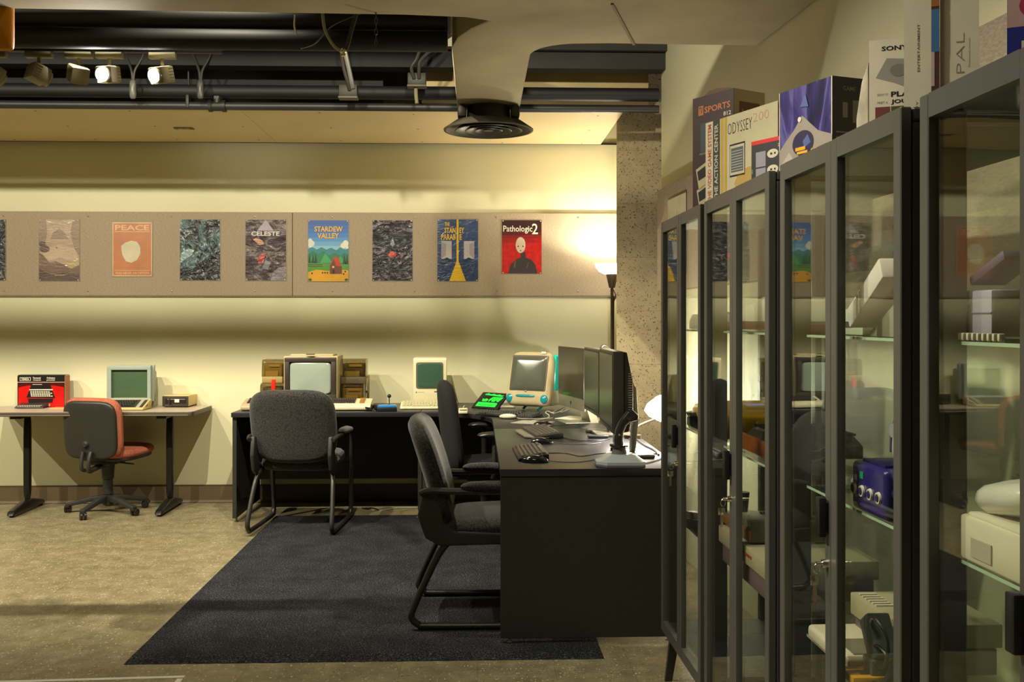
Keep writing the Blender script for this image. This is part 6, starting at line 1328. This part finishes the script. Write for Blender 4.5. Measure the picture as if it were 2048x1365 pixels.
# keyboards and mice on the foreground desk (long side along y)
def deskkb(lbl, pA, pB, pC, W, keym, ergo=False):
    """pA far-left corner, pB near-left corner pixels"""
    a = onD(*pA); c = onD(*pB); L_ = W; rz = math.atan2((c-a).y, (c-a).x)
    t = thing('keyboard', lbl, 'keyboard', (c.x, c.y, DZ), rz+math.pi)      # local x from near to far...
    return t
def kb2(lbl, pn, rz, W, dp, body, kc, ergo=False):
    c = onD(*pn); t = thing('keyboard', lbl, 'keyboard', (c.x, c.y, DZ), rz)   # local x away from camera, y to the left (user side at -? )
    # user sits at left: local frame x -> toward far, y -> toward left; front edge (user) at y = dp
    MB().m(body).prism([(0, .003), (0, .030), (.01, .032), (dp, .014), (dp+.004, .003)], 0, W, 'YZ', bev=.003).obj('case', t)
    b = MB().m(kc); keys(b, .012, W-.012, .012, dp-.01, .031, .0155, 6, 18, .008, skew=False); b.obj('keycaps', t)
    if ergo: MB().m(P('wrist_silver', '#8d897c', .3, metal=.4)).prism([(.02, dp), (.08, dp+.045), (W-.08, dp+.045), (W-.02, dp)], .003, .012, bev=.002).obj('palm_rest', t)
    return t
KC1 = P('keycap_worn', '#57534a', .4)
kb2('grey-black keyboard nearest the camera on the foreground desk', (1098.5, 923), rad(92), .40, .135, KBK, KC1)
kb2('black ergonomic keyboard with a pale palm rest, behind the nearest keyboard', (1127, 879), rad(98), .44, .15, KBK, KC1, True)
def bmouse(lbl, pn, rz, cord):
    p = onD(*pn); t = thing('mouse', lbl, 'mouse', (p.x, p.y, DZ), rz)   # nose toward +x
    b = MB().m(P('gloss_mouse', '#17171a', .15, coat=.6)); b.lathe([(0, -1), (.5, -.9), (.85, -.55), (1, -.1), (.92, .35), (.68, .75), (.35, .95), (0, 1)], Tr(0, 0, .004) @ Matrix.Diagonal((.060, .032, .034, 1)) @ Ry(rad(90)), 22)
    b.v = [(x, y, max(z, .003) if z < .01 else z*(1-.25*(x+.06)/.12)) for x, y, z in b.v]; b.obj('shell', t)
    MB().m(DGR).box((.028, 0, .030), (.014, .006, .006), .002).obj('wheel', t)
    MB().m(P('cable_black', '')).tube([Vector(q) for q in cord], .0018, 6, smooth=6).obj('cord', t)
bmouse('glossy black mouse beside the nearest keyboard', (1070, 925), rad(-6), [(.055, 0, .008), (.12, -.01, .003), (.20, 0, .003), (.27, .08, .003), (.31, .14, .004)])
bmouse('glossy black mouse beside the ergonomic keyboard', (1084, 888), rad(-6), [(.055, 0, .008), (.12, -.02, .003), (.22, -.03, .003), (.30, .03, .003)])
bmouse('small dark mouse behind the ergonomic keyboard', (1086, 853.5), rad(8), [(.055, 0, .008), (.10, .0, .003), (.19, .06, .003), (.24, .08, .003)])
def cord(lbl, pts, r=.0022, m=None):
    P_ = [onD(x, y) for x, y in pts]; c = P_[0].copy(); b = MB().m(m or P('cable_black', '')); b.tube([p-c+Vector((0, 0, r+.0005)) for p in P_], r, 6, smooth=6); o = b.obj('desk_cable'); o.location = c; return tag(o, lbl, 'cable')
cord('black cable from the nearest keyboard toward the grey joystick', [(1097, 908), (1130, 908), (1160, 914), (1190, 910), (1212, 908)])
cord('black cable from the ergonomic keyboard running right to the monitor', [(1126, 877), (1145, 881), (1175, 883), (1205, 882), (1220, 879)])
cord('white looped cable lying beside the teal computer base', [(1060, 844), (1094, 838), (1098, 832), (1091, 827), (1096, 824), (1108, 828), (1122, 824)], .003, P('cable_ivory', '#ddd8c4', .4))
cord('thin dark cable behind the white paper sheets', [(1124, 843), (1150, 847), (1175, 845), (1190, 838)])
cord('thick black cables bunched behind the grey joystick by the column', [(1262, 868), (1275, 882), (1290, 893), (1310, 903), (1318, 912)], .004)
cord('thin black cable curving behind the grey joystick', [(1255, 874), (1270, 895), (1290, 908), (1314, 910)], .003)
cord('grey cable from the joystick base to the cabinet', [(1289, 929), (1305, 925), (1322, 920)], .003, P('cable_silver', '#a8a89c', .35))
cord('tangle of thin white cables behind the teal computer', [(1105, 826), (1118, 820), (1130, 815), (1122, 826), (1138, 820)], .0025, P('cable_ivory', ''))
for px, py, w_, d_, rz, lb, c in ((1184, 866, .07, .035, 0, 'small black remote lying in the lamp glow', '#1d1416'), (1196, 877, .11, .04, .1, 'dark flat gadget lying nearer than the small remote', '#26262a'), (1238, 901, .08, .05, -.2, 'small black mouse-like puck beside the joystick base', '#1b1b22')):
    p = onD(px, py); o = MB().m(P('gadget_'+c[1:], c, .3)).box((0, 0, .009), (w_, d_, .016), .006, seg=3).obj('small_gadget'); o.location = (p.x, p.y, DZ); o.rotation_euler.z = rz; tag(o, lb, 'gadget')
# grey flight stick
p = onD(1243, 938); t = thing('flight_stick', 'flight joystick with pale blue-grey base and black grip on the foreground desk', 'joystick', (p.x, p.y+.005, DZ), rad(-2))
FB = P('stick_base', '#b4c0c4', .25, coat=.5); oc = [(-.104, .045), (-.06, .0), (.085, .0), (.107, .03), (.107, .12), (.075, .17), (-.05, .17), (-.104, .12)]
b = MB().m(P('stick_foot', '#62656e', .4)); b.prism(oc, 0, .012, bev=.003); b.obj('foot_plate', t)
b = MB().m(FB); n_ = len(oc); tv = [(x*.55+.005, .085+(y-.085)*.55, .052) for x, y in oc]; mv = [(x*.98, .085+(y-.085)*.98, .024) for x, y in oc]; bv = [(x*.99, .085+(y-.085)*.99, .012) for x, y in oc]
b.add(bv+mv+tv, [tuple(range(n_-1, -1, -1))]+[(i, (i+1) % n_, n_+(i+1) % n_, n_+i) for i in range(n_)]+[(n_+i, n_+(i+1) % n_, 2*n_+(i+1) % n_, 2*n_+i) for i in range(n_)]+[tuple(range(2*n_, 3*n_))]); b.obj('base', t)
MB().m(P('boot_grey', '#6a6a66', .5)).lathe([(0, 0), (.034, 0), (.026, .03), (0, .035)], Tr(.0, .085, .052), 20).obj('boot', t)
GP = P('grip_black', '#2d2e30', .25, coat=.5)
MB().m(GP).lathe([(0, 0), (.04, 0), (.042, .008), (0, .01)], Tr(.0, .085, .083), 20).obj('hand_rest', t)
MB().m(GP).tube([(0, .085, .085), (-.003, .085, .11), (.0, .085, .145), (.014, .085, .18), (.032, .085, .205), (.050, .085, .222)], [.020, .020, .019, .019, .021, .024], 14).obj('grip', t)
MB().m(GP).prism([(.028, .222), (.055, .245), (.082, .218), (.078, .196), (.045, .19), (.03, .2)], .062, .108, 'XZ', bev=.006).obj('stick_head', t)
MB().m(P('trigger_silver', '#b9bbb8', .3, metal=.6)).sph((-.002, .062, .135), (.004, .003, .005), 8, 6).obj('button', t)
# curved black cable hoop behind monitors
p = atD(1209, 697, 5.4); o = MB().m(P('hoop_cable', '#4a4638', .4)).tube([(-.025, 0, -.03), (-.018, 0, .005), (0, 0, .018), (.018, 0, .008), (.03, .0, -.03)], .0045, 8, smooth=6).obj('cable_hoop'); o.location = p; tag(o, 'short dark cable hoop rising behind the sideways monitors', 'cable')
# cables under the back desk
for pts, c, lb in (([(735, 985), (750, 1000), (762, 1004), (750, 994), (741, 1002), (730, 992)], 'cable_black', 'loose black cable lying on the floor under the back desk'), ([(836, 982), (815, 992), (790, 1002), (768, 1006)], 'cable_white', 'pale cable sloping along the wall under the back desk')):
    Q = [onZ(x, max(y, 1000)+8, .004) for x, y in pts]; c0 = Q[0].copy(); b = MB().m(P(c, '')); b.tube([q-c0+Vector((0, 0, .002)) for q in Q], .004, 6, smooth=5); o = b.obj('floor_cable'); o.location = (c0.x, min(c0.y, 7.3), .004); tag(o, lb, 'cable')
# white floor tape at lower left
a = onZ(110, 1362, 0); c = onZ(369, 1354.5, 0); o = MB().m(P('floor_tape', '#d8d2c4', .5)).box((0, 0, .0008), ((c-a).length+.5, .022, .0012)).obj('floor_tape'); o.location = ((a.x+c.x)/2-.25, (a.y+c.y)/2-.012, 0); o.rotation_euler.z = math.atan2(c.y-a.y, c.x-a.x); tag(o, 'white tape strip on the floor at the bottom left corner', 'tape')
b = MB().m(P('floor_tape', '')).box((0, -.15, .0008), (.022, .3, .0012)).obj('floor_tape'); b.location = (c.x-.01, c.y-.022, 0); tag(b, 'short white tape strip turning toward the camera at the bottom left', 'tape')
